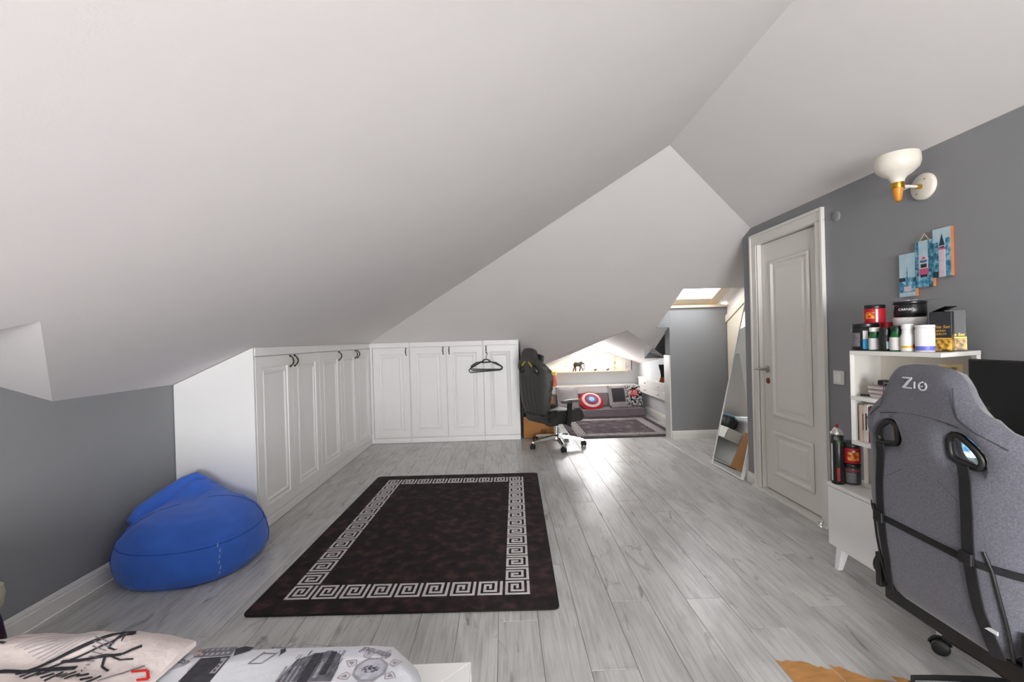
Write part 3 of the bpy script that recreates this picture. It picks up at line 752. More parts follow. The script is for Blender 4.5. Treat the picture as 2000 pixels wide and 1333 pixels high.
M_GFAB = ramp_mat('grey_melange_fabric', [(.3, '#515158'), (.5, '#5c5c64'), (.7, '#686870')], 220, .95, 4, bump=.35, sheen=.25)
M_STRAP = mat('black_webbing', '#121114', .8, var=.2, scale=120, bump=.3, bscale=400)
M_SILVER = mat('silver_embroidery', '#d4d4d8', .5, .1, var=.08, scale=90)
M_SEAMG = mat('grey_seam_thread', '#3a3a40', .9, var=.1)
def det_grey(t, L, bk, rear, strap):
    for sg in (-1, 1):
        strap('strap', [(.138*sg,.538),(.145*sg,.40),(.145*sg,.28),(.150*sg,.14),(.170*sg,.02)], .030, M_STRAP)
        MB().obox(rear(.146*sg,.285,.010), .012, .036, .034, WM[t]).build('strap_buckle', M_BLACKPL, t, bevel=.003)
        MB().tube([rear(u*sg, v, .001) for u, v in ((.178,.315),(.190,.27),(.196,.20),(.200,.12),(.198,.03))], .005, 8).build('piping', M_BLACKPL, t, smooth=True)
        MB().tube([rear(u*sg, v, -.001) for u, v in ((.115,.80-.05),(.118,.70),(.128,.665),(.17,.635),(.23,.60))], .0016, 6).build('seam', M_SEAMG, t, smooth=True)
        MB().tube([rear(u*sg, v, -.001) for u, v in ((.06,.47),(.12,.43),(.20,.40),(.27,.40))], .0014, 6).build('seam', M_SEAMG, t, smooth=True)
    strap('strap', [(-.235,.30),(-.15,.285),(0,.280),(.15,.275),(.20,.275),(.262,.275)], .020, M_STRAP)
    MB().tube([rear(u, .655-.9*u*u, -.001) for u in [-.13+.26*k/16 for k in range(17)]], .0014, 6).build('seam', M_SEAMG, t, smooth=True)
    # Z10 emblem
    fn = lambda x, y, z: rear(-.012+x+(y)*.05, .742+y, .0005+max(0, z))
    M_ = MB()
    def stroke(pts, w):
        for (x0, y0), (x1, y1) in zip(pts[:-1], pts[1:]):
            p, q = Vector((x0, y0)), Vector((x1, y1)); dd = (q-p).normalized(); nn = Vector((-dd.y, dd.x))*w/2
            M_.prism([tuple(p-nn), tuple(q-nn), tuple(q+nn), tuple(p+nn)], lambda u, v, e: rear(u, v, e), -.001, .0025)
    o = Vector((-.052, .728))
    def sk(pts, w): stroke([(o.x+.012+a*.72, o.y+.006+b*.72) for a, b in pts], w*.72)
    sk([(-.004,.046),(.040,.046)], .0055); sk([(.040,.047),(.004,.003)], .0055); sk([(.028,.040),(.000,.006)], .003); sk([(-.004,.003),(.040,.003)], .0055)
    sk([(.054,.032),(.054,.003)], .006)
    sk([(.091-.017*math.cos(b), .016+.0165*math.sin(b)) for b in [1.25-PI*1.72*k/18+PI*.0 for k in range(19)]], .0055)
    sk([(.080,.030),(.093,.034)], .005); sk([(.085,.016),(.091,.016)], .005)
    M_.build('emblem', M_SILVER, t)
    MB().obox(rear(.172,.10,.005), .003, .034, .010, WM[t]).build('care_tag', mat('white_tag', '#e6e6ea', .6, var=.05), t)
gaming_chair('office_chair', 'grey fabric racing-style chair with Z10 emblem and black straps at the desk', (1.63,1.37,0), 0,
    dict(fabric=M_GFAB, bolster=M_GFAB, trim=M_BLACKPL, base=mat('dark_nylon', '#1c1d20', .4, var=.15, scale=20), lift=M_BLACKPL, pad=M_BLACKPL, zb=.33, xb=-.285, rec=.10, zs=.315, a0=2.78, r=.325,
         casters=[.9, 1.4, .3, 2.0, 1.0], detail=det_grey))

M_LEATHER = mat('black_leatherette', '#2b2b2b', .42, var=.12, scale=20, bump=.12, bscale=260)
M_LEATHG = mat('charcoal_leatherette', '#3d3b38', .5, var=.10, scale=20, bump=.12, bscale=260)
M_YEL = mat('mustard_print', '#b59a35', .7, var=.4, scale=30)
def det_black(t, L, bk, rear, strap):
    for u in (-.115, -.045, .03, .105):
        MB().tube([rear(u*(1-.15*(v < .15)), v, -.001) for v in [.06+.44*k/12 for k in range(13)]], .004, 6).build('stitched_groove', M_BLACKPL, t, smooth=True)
    strap('strap', [(-.20,.07),(.0,.062),(.20,.07)], .016, M_BLACKPL)
    for sg in (-1, 1): strap('strap', [(.10*sg,.61),(.03*sg,.66)], .022, M_YEL)
    puff(roundpoly([(-.15,.60),(.15,.60),(.16,.73),(-.16,.73)], .05), [], .065, .01, .05, lambda u, v, o: bk(u, v, .055+o), .025).build('head_pillow', M_LEATHER, t, smooth=True)
    puff(roundpoly([(-.16,.10),(.16,.10),(.17,.30),(-.17,.30)], .05), [], .09, .01, .07, lambda u, v, o: bk(u, v, .055+o), .03).build('lumbar_pillow', ramp_mat('black_yellow_print', [(.45, '#151515'), (.55, '#15140f'), (.6, '#a8952f')], 14, .6), t, smooth=True)
gaming_chair('office_chair', 'black leatherette gaming chair on a chrome star base beside the wardrobe', (.575,5.23,0), math.radians(32),
    dict(fabric=M_LEATHG, bolster=M_LEATHER, trim=M_BLACKPL, base=M_CHROME, lift=M_CHROME, pad=mat('grey_arm_pad', '#6a6865', .35, var=.05), zb=.34, xb=-.27, rec=.14, a0=math.radians(100), r=.315,
         casters=[.9, 1.4, .3, 2.0, 1.0], detail=det_black))

# ================================================================== MIRROR
def mirror():
    a = Vector((1.948, 4.300, 0)); b = Vector((1.968, 3.790, 0)); lean = .234   # bottom edge far / near; metres sideways per metre of height
    t = thing('standing_mirror', 'tall frameless-looking mirror with thin white frame leaning past the wall corner', 'mirror', (1.96, 4.04, 0))
    Hh = 1.72; e = (b-a).normalized(); w = (b-a).length
    up = Vector((lean, 0, 1)).normalized(); nrm = e.cross(up); nrm = nrm if nrm.x < 0 else -nrm
    P = lambda u, v, c: a + e*u + up*v + nrm*c + Vector((0, 0, .004))
    f = .012
    for u0, u1, v0, v1 in ((0,f,0,Hh),(w-f,w,0,Hh),(f,w-f,0,f),(f,w-f,Hh-f,Hh)):
        MB().prism([(u0,v0),(u1,v0),(u1,v1),(u0,v1)], P, -.022, .004).build('frame', M_WHITE, t, bevel=.0015)
    MB().prism([(f,f),(w-f,f),(w-f,Hh-f),(f,Hh-f)], P, -.003, 0).build('mirror_glass', mat('mirror_silver', '#e9f0ee', .01, 1), t)
    MB().prism([(f,f),(w-f,f),(w-f,Hh-f),(f,Hh-f)], P, -.020, -.004).build('backboard', mat('mirror_backboard', '#8a7a66', .8, var=.1), t)
    top = P(w/2, 1.25, -.022); foot = Vector((2.44, 4.045, .002))
    MB().bar(top, foot, .04, .015, (0, 1, 0)).build('easel_leg', M_WHITE, t)
mirror()

# ================================================================== FAR NICHE
M_LEDGE = mat('white_bench_lacquer', '#f0eeea', .35, var=.01)
t = thing('wall_bench', 'white wall-hung ledge running below the dormer window', 'ledge', (1.2,7.5,.33))
MB().box((.215,7.335,.425),(2.155,7.640,.445)).build('top_board', M_LEDGE, t, bevel=.002)
MB().box((.215,7.335,.33),(2.155,7.353,.424)).build('front_board', M_LEDGE, t, bevel=.002)
MB().box((.215,7.355,.125),(2.155,7.375,.33)).build('back_panel', mat('plum_grey_panel', '#a2989f', .7, var=.05), t)
t = thing('wall_cabinet', 'white two-drawer wall cabinet on the right side of the dormer niche', 'cabinet', (2.2,6.6,.34))
MB().box((2.175,5.95,.34),(2.252,7.325,.565)).build('body', M_LEDGE, t)
MB().box((2.150,5.94,.565),(2.252,7.330,.583)).build('top_board', M_LEDGE, t, bevel=.002)
for z0, z1 in ((.345,.452),(.457,.563)):
    dr = MB().box((2.158,5.955,z0),(2.175,7.32,z1)).build('drawer', M_LEDGE, t, bevel=.002)
    for y in (6.36, 6.95): MB().lathe([(.006,0),(.006,.012),(.012,.018),(.011,.024),(.004,.027)], (2.158,y,(z0+z1)/2), 14, (-1,0,0)).build('knob', M_STEEL, dr, smooth=True)

M_MATT = mat('mauve_grey_fabric', '#857a80', .9, var=.06, scale=10, bump=.2, bscale=300)
t = thing('floor_mattress', 'thin mauve-grey floor mattress under the white ledge in the niche', 'mattress', (1.3,7.14,0))
mm = MB().box((.52,6.96,.002),(2.145,7.33,.120)).build('cushion', M_MATT, t, bevel=.022, segs=3)
MB().tube([(.54,6.957,.112),(2.125,6.957,.112)], .004, 6).build('piping', M_MATT, t)
MB().tube([(.54,6.957,.012),(2.125,6.957,.012)], .004, 6).build('piping', M_MATT, t)

def cushion(name, label, c, w, h, thick, rx, rz, m, group=None, corner=.03, rnd=False):
    """square or round cushion; local frame leaned back by rx about X, turned by rz"""
    t = thing(name, label, 'cushion', (c[0], c[1], .12), 0, group)
    Rm = Matrix.Rotation(rz, 3, 'Z') @ Matrix.Rotation(rx, 3, 'X'); c = Vector(c)
    F = lambda u, v, o: c + Rm @ Vector((u, -o, v))
    if rnd: out = [(w/2*math.cos(2*PI*k/40), h/2*math.sin(2*PI*k/40)) for k in range(40)]
    else: out = roundpoly([(-w/2,-h/2),(0,-h/2*.94),(w/2,-h/2),(w/2*.95,0),(w/2,h/2),(0,h/2*.94),(-w/2,h/2),(-w/2*.95,0)], .02, 2)
    puff(out, [], thick, thick*.8, w*.45, F, w/12, .7).build('cover', m, t, smooth=True)
    return t, F
def bulge(w, d): x = min(1, d/(w*.45)); return (1-(1-x)**2)**.7
cushion('throw_cushion', 'plain pale grey cushion behind the black gaming chair', (.99,7.23,.285), .36, .36, .06, -.42, .12, mat('pale_grey_linen', '#bdb9b8', .9, var=.08, scale=20, bump=.2, bscale=200), 'cushions on the floor mattress')
t, F = cushion('throw_cushion', 'grey cushion with a dark square patch and a newsprint strip', (1.80,7.145,.296), .36, .36, .055, -.32, .10, mat('stone_linen', '#b9b6b5', .9, var=.06, scale=20, bump=.2, bscale=200), 'cushions on the floor mattress')
def patch(nm, u0, u1, v0, v1, th, m, t, F, w):
    n = 8; vs = []; fs = []
    for e in (.001, .0035):
        for j in range(n+1):
            for i in range(n+1):
                u = u0+(u1-u0)*i/n; v = v0+(v1-v0)*j/n; dd = min(w/2-abs(u), w/2-abs(v))*.97
                vs.append(F(u, v, th*bulge(w, max(.002, dd))+e))
    N = (n+1)**2
    for j in range(n):
        for i in range(n):
            a = j*(n+1)+i; fs += [(a, a+1, a+n+2, a+n+1), (N+a, N+a+1, N+a+n+2, N+a+n+1)]
    return MB().add(vs, fs).build(nm, m, t, smooth=True)
patch('dark_patch', -.13, .07, -.10, .12, .055, mat('charcoal_patch', '#4a464c', .9, var=.08, scale=30), t, F, .36)
M_NEWS = ramp_mat('newsprint', [(.42, '#35353a'), (.5, '#b9b6b6'), (.62, '#d8d5d4')], 38, .9, 4)
patch('newsprint_strip', .085, .155, -.15, .15, .055, M_NEWS, t, F, .36)
M_COMIC = ramp_mat('comic_collage', [(.40, '#121214'), (.48, '#2a2a2c'), (.52, '#cfcdcc'), (.66, '#e6e4e2')], 26, .85, 3)
t, F = cushion('throw_cushion', 'black and white collage cushion with a red lettered block', (2.03,7.268,.286), .33, .33, .045, -.25, -.08, M_COMIC, 'cushions on the floor mattress')
pb = patch('red_block', -.145, .09, -.02, .085, .05, mat('red_print', '#c9232b', .8, var=.05), t, F, .33)
def onc(x, y, z):
    u, v = -.0275+x, .032+y*1.45; dd = min(.165-abs(u), .165-abs(v))*.97
    return F(u, v, .05*bulge(.33, max(.002, dd))+.0042+z)
text('lettering', 'MARVEL', .068, onc, mat('white_print', '#efecea', .8, var=.03), pb, space=.9)
# round ringed cushion (plain rings)
M_RED = mat('red_plush', '#d3202a', .85, var=.06, scale=30); M_RINGW = mat('white_plush', '#e9e4e2', .85, var=.04, scale=30); M_SKY = mat('blue_plush', '#2f86d0', .85, var=.05, scale=30)
t, F = cushion('round_cushion', 'round red cushion with white ring and blue centre', (1.352,7.16,.228), .385, .385, .05, -.86, .08, M_RED, None, rnd=True)
def ring(nm, r0, r1, m, e):
    n = 40; K = 5; vs = []; fs = []
    for k in range(K):
        r = r0+(r1-r0)*k/(K-1)
        for i in range(n):
            a = 2*PI*i/n; vs.append(F(r*math.cos(a), r*math.sin(a), .05*bulge(.385, max(.001, .1925-r))+e))
    for k in range(K-1):
        for i in range(n): i2 = (i+1) % n; fs.append((k*n+i, k*n+i2, (k+1)*n+i2, (k+1)*n+i))
    MB().add(vs, fs).build(nm, m, t, smooth=True)
ring('white_ring', .110, .150, M_RINGW, .002); ring('blue_centre', .001, .075, M_SKY, .002); ring('pale_centre', .001, .046, mat('pale_blue_plush', '#cfe3f2', .85, var=.04), .0035)

# things on the dormer window sill (sill top .668)
def side_figure(outline, holes, y0, th, step): 
    return puff(outline, holes, th, th, th*1.3, lambda u, v, o: Vector((u, y0-o, v)), step, .6)
M_EBONY = mat('carved_dark_wood', '#3d3029', .5, var=.35, scale=60, bump=.3, bscale=120)
t = thing('elephant_figurine', 'dark carved elephant figurine walking right on the window sill', 'figurine', (1.233,7.59,.668))
ex = lambda p: (1.130+p[0]*.206, .669+p[1]*.172)
body = [(.06,.62),(.10,.80),(.22,.95),(.40,.93),(.55,.90),(.64,.98),(.78,1.0),(.88,.93),(.92,.78),(.84,.68),(.76,.62),(.72,.50),(.60,.46),(.40,.45),(.25,.47),(.12,.50)]
side_figure(roundpoly([ex(p) for p in body], .01, 3), [], 7.590, .030, .012).build('body', M_EBONY, t, smooth=True)
for pts, y in (([(.10,.60),(.10,.40),(.05,.20),(.0,.0),(.10,.0),(.17,.22),(.24,.50)],7.577),([(.18,.55),(.24,.30),(.24,.0),(.34,.0),(.35,.28),(.36,.52)],7.603),
               ([(.58,.55),(.60,.30),(.52,.02),(.62,.0),(.70,.28),(.74,.55)],7.577),([(.66,.55),(.76,.30),(.86,.04),(.96,.04),(.84,.32),(.78,.60)],7.603)):
    side_figure([ex(p) for p in pts], [], y, .011, .008).build('leg', M_EBONY, t, smooth=True)
MB().tube([(*[ex((.90,.85))[0], 7.590], ex((.90,.85))[1]), (ex((.97,.65))[0],7.59,ex((.97,.65))[1]), (ex((.98,.40))[0],7.59,ex((.98,.40))[1]), (ex((.94,.16))[0],7.59,ex((.94,.16))[1])], [.016,.011,.008,.006], 10).build('trunk', M_EBONY, t, smooth=True)
side_figure([ex(p) for p in [(.62,.92),(.74,.90),(.76,.72),(.68,.58),(.60,.68),(.57,.82)]], [], 7.565, .006, .008).build('ear', mat('worn_dark_wood', '#54443a', .5, var=.3, scale=50), t, smooth=True)
M_PINE = mat('honey_wood', '#d9a44a', .5, var=.15, scale=20, stretch=(4, 4, 1))
t = thing('wooden_figure', 'slim honey wood animal figure with long legs and neck on the sill', 'figurine', (1.845,7.59,.668))
for x0, x1 in ((1.826,1.842),(1.862,1.852)): 
    for yy in (7.580,7.600): MB().cyl((x0,yy,.669),(x1,yy,.80),.0045,.006,10).build('leg', M_PINE, t, smooth=True)
MB().ell((1.848,7.59,.808), .026, .014, .018).build('body', M_PINE, t, smooth=True)
MB().tube([(1.845,7.59,.81),(1.850,7.59,.86),(1.858,7.59,.895)], [.010,.007,.006], 10).ell((1.866,7.59,.897), .016, .007, .008).build('neck_and_head', M_PINE, t, smooth=True)
for cx, lab, mm_ in ((1.515, 'tiny brown snail-shaped ornament right of the elephant on the sill', M_EBONY), (1.722, 'tiny grey bird ornament beside the slim wooden figure', mat('slate_stone', '#5d6166', .5, var=.2, scale=40))):
    t = thing('sill_ornament', lab, 'ornament', (cx,7.59,.668), 0, 'tiny ornaments on the window sill')
    MB().ell((cx,7.59,.688), .026, .018, .019).build('body', mm_, t, smooth=True)
    MB().ell((cx+.024,7.59,.702), .012, .010, .011).build('head', mm_, t, smooth=True)
t = thing('photo_card', 'small white sketched card with dark edge at the right end of the sill', 'picture', (2.068,7.605,.668))
MB().box((2.008,7.600,.669),(2.122,7.612,.838)).build('card', mat('white_card', '#e7e2dd', .7, var=.05, scale=10), t)
MB().box((2.122,7.598,.669),(2.136,7.614,.842)).build('dark_edge', M_EBONY, t)
sk = MB()
for x, z0, z1 in ((2.03,.70,.78),(2.045,.69,.80),(2.06,.70,.75),(2.08,.71,.80),(2.10,.69,.77)): sk.box((x,7.599,z0),(x+.004,7.6,z1))
sk.build('sketch_lines', mat('pencil_grey', '#8d8680', .8, var=.1), t)
t = thing('canister', 'orange-red canister with yellow lid at the left of the white ledge', 'canister', (.79,7.47,.445))
MB().lathe([(.055,0),(.058,.01),(.058,.17),(.05,.185)], (.79,7.47,.446), 24).build('body', mat('orange_red_print', '#cf5f3f', .55, var=.25, scale=25), t, smooth=True)
MB().lathe([(.060,0),(.060,.05),(.050,.056)], (.79,7.47,.632), 24).build('lid', mat('yellow_lid', '#d8c53a', .5, var=.1), t, smooth=True)
t = thing('hand_drum', 'black hourglass drum with orange-brown flared foot on the niche cabinet', 'drum', (2.195,6.31,.583))
MB().lathe([(.052,0),(.050,.02),(.040,.05),(.026,.072)], (2.198,6.31,.584), 24).build('flared_foot', mat('orange_brown_wood', '#b4632c', .4, var=.2, scale=20), t, smooth=True)
MB().lathe([(.026,.072),(.024,.10),(.030,.15),(.046,.205),(.048,.236)], (2.198,6.31,.584), 24).build('shell', mat('black_lacquer', '#1d1b1d', .35, var=.1), t, smooth=True)
MB().lathe([(.050,.228),(.051,.240),(.048,.244)], (2.198,6.31,.584), 24).build('drum_head', mat('dark_skin', '#35302c', .6, var=.1), t, smooth=True)

# cardboard boxes behind the black chair
M_CARD = mat('brown_cardboard', '#b07a48', .85, var=.06, scale=12, bump=.1, bscale=120)
M_TAPE = mat('packing_tape', '#9c6a3d', .4, var=.05)
def carton(label, a, b, slot=True):
    t = thing('cardboard_box', label, 'box', ((a[0]+b[0])/2, (a[1]+b[1])/2, a[2]), 0, 'cartons beside the wardrobe')
    MB().box(a, b).build('carton', M_CARD, t, bevel=.003)
    xm = (a[0]+b[0])/2
    MB().box((xm-.003,a[1],b[2]),(xm+.003,b[1],b[2]+.001)).build('flap_seam', M_TAPE, t)
    MB().box((xm-.025,a[1]-.001,b[2]-.07),(xm+.025,a[1],b[2])).build('tape', M_TAPE, t)
    if slot:
        MB().box((xm+.02,a[1]-.0012,a[2]+.05),(xm+.09,a[1],a[2]+.11)).build('printed_mark', mat('box_print', '#8a5a34', .85, var=.3, scale=60), t)
carton('large brown cardboard box on the floor behind the black chair', (.215,5.66,.002), (.605,6.02,.508))
carton('narrow cardboard box stacked on the large carton by the wardrobe', (.215,5.70,.512), (.40,5.98,.690), False)

# ================================================================== RIGHT WALL
t = thing('wall_sconce', 'cream uplighter sconce with brass collar and wooden tip on the grey wall', 'lamp', (2.02,2.125,1.92))
M_IVORY = mat('ivory_enamel', '#e6dfd2', .3, var=.02); M_BRASS = mat('brass', '#c79a3c', .25, .95, var=.1, scale=30)
M_AMBER = mat('amber_wood', '#d58a2c', .4, var=.15, scale=18, stretch=(3, 3, 1))
MB().lathe([(.062,0),(.062,.012),(.056,.018),(.008,.020)], (2.019,2.130,1.915), 32, (-1,0,0)).build('wall_plate', M_IVORY, t, smooth=True)
MB().lathe([(.003,0),(.003,.003)], (1.999,2.108,1.945), 8, (-1,0,0)).lathe([(.003,0),(.003,.003)], (1.999,2.152,1.885), 8, (-1,0,0)).build('screw', M_BRASS, t)
MB().cyl((2.0,2.130,1.915),(1.975,2.128,1.915),.010).build('brass_stub', M_BRASS, t, smooth=True)
MB().tube([(1.978,2.128,1.915),(1.93,2.115,1.913),(1.865,2.098,1.910)], .007, 10).build('arm', M_IVORY, t, smooth=True)
SX, SY = 1.855, 2.092
shd = MB().lathe([(.024,1.922),(.027,1.935),(.036,1.948),(.060,1.965),(.080,1.985),(.087,2.008),(.086,2.035),(.082,2.050),(.079,2.050),(.083,2.034),(.083,2.010),(.076,1.990),(.056,1.970),(.032,1.954),(.022,1.94)], (SX,SY,0), 36, caps=False).build('shade', M_IVORY, t, smooth=True)
MB().lathe([(.024,1.896),(.0255,1.90),(.0255,1.922),(.022,1.924)], (SX,SY,0), 28).build('brass_collar', M_BRASS, t, smooth=True)
MB().lathe([(.009,1.838),(.013,1.842),(.021,1.896)], (SX,SY,0), 24).build('wooden_tip', M_AMBER, t, smooth=True)
MB().lathe([(.006,1.832),(.006,1.838)], (SX,SY,0), 12).build('end_cap', M_BRASS, t)
MB().tube([(SX+.015,SY+.01,1.885),(SX+.04,SY+.015,1.895),(SX+.075,SY+.022,1.908)], .0018, 6).build('cord', M_IVORY, t)
MB().lathe([(.010,1.945),(.014,1.96),(.026,1.985),(.029,2.005),(.022,2.028),(.004,2.036)], (SX,SY,0), 20).build('bulb', mat('opal_bulb', '#f3efe6', .3), t, smooth=True)

t = thing('blanking_disc', 'round grey blanking cap on the wall right of the door', 'wall cap', (XR,2.70,1.93))
MB().lathe([(.032,0),(.032,.004),(.028,.008),(.006,.009)], (XR-.001,2.703,1.928), 28, (-1,0,0)).build('disc', M_GREY, t, smooth=True)
t = thing('light_switch', 'white square light switch between the door and the bookcase', 'switch', (XR,2.71,.955))
MB().box((XR-.010,2.668,.915),(XR-.0005,2.752,.999)).build('surround', M_TRIM, t, bevel=.003)
MB().box((XR-.014,2.682,.929),(XR-.010,2.738,.985)).build('rocker', M_WHITE, t, bevel=.002)

# three-part picture on small wooden boards
t = thing('picture_boards', 'three small staggered picture boards with blue city views hung by a string', 'picture', (2.01,2.13,1.40))
M_BEDGE = mat('orange_board_wood', '#b8703f', .6, var=.12, scale=20)
M_SKYP = ramp_mat('printed_sky', [(.3, '#9cc5d6'), (.6, '#c3d8df'), (.8, '#d8e2e4')], 12, .6)
M_SEAP = ramp_mat('printed_sea', [(.35, '#1f5f86'), (.5, '#4f9dc0'), (.65, '#a9cfdc')], 45, .6)
M_TEAL = ramp_mat('printed_houses', [(.35, '#174a5e'), (.5, '#3e88a6'), (.7, '#9fc4cf')], 60, .6)
M_PINKP = mat('printed_pale_pink', '#d9c6cc', .6, var=.1, scale=60); M_ROSE = mat('printed_rose', '#c9587c', .6, var=.15, scale=60); M_NAVY = mat('printed_navy', '#15384a', .6, var=.2, scale=60)
def board(y0, y1, z0, z1):
    b = MB().box((2.004,y1,z0),(2.0185,y0,z1)).build('board', M_BEDGE, t)
    W_, H_ = y0-y1, z1-z0
    def pc(nm, poly, m, lv=1):     # polygon in 0..1 from far/left, bottom
        MB().prism([(y0-u*W_, z0+v*H_) for u, v in poly], lambda y, z, q: Vector((2.0038-q, y, z)), 0, .0004*lv).build(nm, m, b)
    rc = lambda a, b_, c, d_: [(a, c), (b_, c), (b_, d_), (a, d_)]
    pc('print', rc(0,1,0,1), M_SKYP, 1); return pc, rc
pc, rc = board(2.262,2.174,1.400,1.612)
pc('print', rc(0,1,0,.42), M_SEAP, 2); pc('print', rc(0,.4,.36,.45), M_NAVY, 3); pc('print', rc(.62,1,.34,.44), M_TEAL, 3)
pc('print', [(.42,.2),(.58,.2),(.55,.48),(.52,.60),(.5,.70),(.48,.60),(.45,.48)], M_TEAL, 3); pc('print', rc(.3,.75,.12,.24), M_PINKP, 4); pc('print', rc(0,1,.0,.10), M_SKYP, 4)
pc, rc = board(2.172,2.083,1.437,1.658)
pc('print', rc(0,.2,.0,1), M_TEAL, 2); pc('print', rc(.75,1,.0,1), M_TEAL, 2); pc('print', rc(.2,.75,0,.22), M_SEAP, 2)
pc('print', rc(.25,.75,.28,.66), M_PINKP, 3); pc('print', rc(.25,.75,.26,.40), M_ROSE, 4); pc('print', rc(.33,.67,.42,.50), M_NAVY, 4); pc('print', rc(.28,.72,.53,.58), M_TEAL, 4); pc('print', rc(.42,.58,.60,.65), M_ROSE, 4); pc('print', rc(.30,.70,.22,.27), M_NAVY, 4)
pc, rc = board(2.081,1.996,1.474,1.696)
pc('print', rc(0,.32,.0,.72), M_TEAL, 2); pc('print', rc(.72,1,.0,.78), M_SEAP, 2); pc('print', [(.36,.02),(.70,.02),(.66,.62),(.40,.62)], M_PINKP, 3); pc('print', rc(.34,.72,.56,.60), M_ROSE, 4)
pc('print', [(.36,.64),(.68,.64),(.52,.88)], M_NAVY, 3); pc('print', rc(.38,.66,.60,.65), M_PINKP, 3); pc('print', rc(0,.3,0,.12), M_NAVY, 3)
MB().tube([(2.006,2.150,1.658),(2.008,2.126,1.690),(2.006,2.102,1.658)], .0018, 6).build('string', mat('jute_string', '#c8b48e', .9, var=.2), t)

# low white cabinet on tapered legs
t = thing('low_cabinet', 'low white cabinet on slanted legs below the corner bookcase', 'cabinet', (1.85,2.05,0))
MB().box((1.695,1.735,.130),(2.002,2.358,.432)).build('body', M_WHITE, t)
MB().box((1.676,1.733,.433),(2.002,2.360,.452)).build('top', M_WHITE, t, bevel=.002)
MB().box((1.677,1.737,.128),(1.694,2.356,.430)).build('door', M_WHITE, t, bevel=.002)
for x, y, dx, dy in ((1.725,2.315,-.02,.012),(1.97,2.315,.02,.012),(1.725,1.78,-.02,-.012),(1.97,1.78,.02,-.012)):
    MB().add([(x-.022,y-.022,.130),(x+.022,y-.022,.130),(x+.022,y+.022,.130),(x-.022,y+.022,.130),
              (x+dx-.013,y+dy-.013,.001),(x+dx+.013,y+dy-.013,.001),(x+dx+.013,y+dy+.013,.001),(x+dx-.013,y+dy+.013,.001)], [(0,1,2,3),(7,6,5,4),(0,4,5,1),(1,5,6,2),(2,6,7,3),(3,7,4,0)]).build('leg', M_WHITE, t, bevel=.003)
# door stop
t = thing('door_stop', 'small chrome door stop at the foot of the door casing', 'door stop', (1.985,2.86,0))
MB().lathe([(.018,.0),(.018,.012),(.014,.016),(.014,.034)], (1.972,2.84,.001), 18).build('post', M_CHROME, t, smooth=True)
MB().lathe([(.0145,.034),(.016,.036),(.016,.046),(.010,.05)], (1.972,2.84,.001), 18).build('rubber_ring', mat('pale_rubber', '#d9d2cb', .6, var=.05), t, smooth=True)

# corner bookcase
A_, B_, C_, D_, E_ = (1.66,2.16), (1.71,1.752), (1.985,1.862), (1.998,1.872), (1.998,2.40)
t = thing('bookcase', 'white open corner bookcase with slanted left side against the grey wall', 'bookcase', (1.85,2.1,.453))
M_SHELF = mat('white_melamine', '#e8e5df', .5, var=.012)
for z0, z1, nm in ((1.125,1.143,'top_board'),(.908,.926,'shelf'),(.694,.712,'shelf'),(.453,.471,'bottom_board')):
    poly = [A_, B_, C_, D_, E_] if nm != 'bottom_board' else [(1.79,2.252),(1.76,1.775),C_,D_,E_]
    MB().prism(poly, lambda u, v, q: Vector((u, v, q)), z0, z1).build(nm, M_SHELF, t, bevel=.0012)
dv = (Vector(E_)-Vector(A_)).normalized(); nv = Vector((-dv.y, dv.x))
q0, q1 = Vector(A_)+dv*.004, Vector(E_)-dv*.002
for z0, z1 in ((.4715,.6935),(.7125,.9075),(.9265,1.1245)):
    lo = q0 if z0 > .5 else Vector((1.792,2.254))
    MB().prism([tuple(lo-nv*.018), tuple(q1-nv*.018), tuple(q1), tuple(lo)], lambda u, v, q: Vector((u, v, q)), z0, z1).build('side_panel', M_SHELF, t)
    MB().box((1.990,1.885,z0),(1.998,2.372,z1)).build('back_panel', mat('warm_back_panel', '#ddd7cd', .6, var=.01), t)
    MB().box((1.968,1.862,z0),(1.986,1.884,z1)).build('post', M_SHELF, t)

def jar(name, label, loc, r, h, body, lid=None, lid_h=.02, band=None, neck=None, cat='jar', group=None, band2=None, patch_=None):
    t = thing(name, label, cat, loc, 0, group); x, y, z = loc; z += .0008
    hb = h-lid_h if lid else h
    if neck: pr_ = [(r*.92,0),(r,.006),(r,hb*.68),(r*.85,hb*.78),(r*neck,hb*.88),(r*neck,hb)]
    else: pr_ = [(r*.94,0),(r,.005),(r,hb-.004),(r*.96,hb)]
    bo = MB().lathe(pr_, (x,y,z), 28).build('body', body, t, smooth=True)
    if lid:
        lr = r*neck*1.12 if neck else r*1.02
        MB().lathe([(lr*.98,hb+.0005),(lr,hb+.003),(lr,h-.003),(lr*.93,h)], (x,y,z), 28).build('lid', lid, t, smooth=True)
    for bnd in (band, band2):
        if bnd:
            z0, z1, m = bnd; MB().lathe([(r*1.006,hb*z0),(r*1.006,hb*z1)], (x,y,z), 28, caps=False).build('label', m, t, smooth=True)
    if patch_:
        a0, a1, z0, z1, m = patch_; vs = []; n = 8
        for k in range(n+1):
            a = a0+(a1-a0)*k/n
            vs += [(x+r*1.014*math.cos(a), y+r*1.014*math.sin(a), z+hb*z0), (x+r*1.014*math.cos(a), y+r*1.014*math.sin(a), z+hb*z1)]
        MB().add(vs, [(2*k, 2*k+2, 2*k+3, 2*k+1) for k in range(n)]).build('print', m, bo, smooth=True)
    return t, bo
K_BLK = mat('glossy_black_tub', '#19191b', .3, var=.15, scale=20); K_WHT = mat('white_tub', '#e9e7e6', .4, var=.03); K_RED = mat('red_label', '#a51524', .45, var=.2, scale=30)
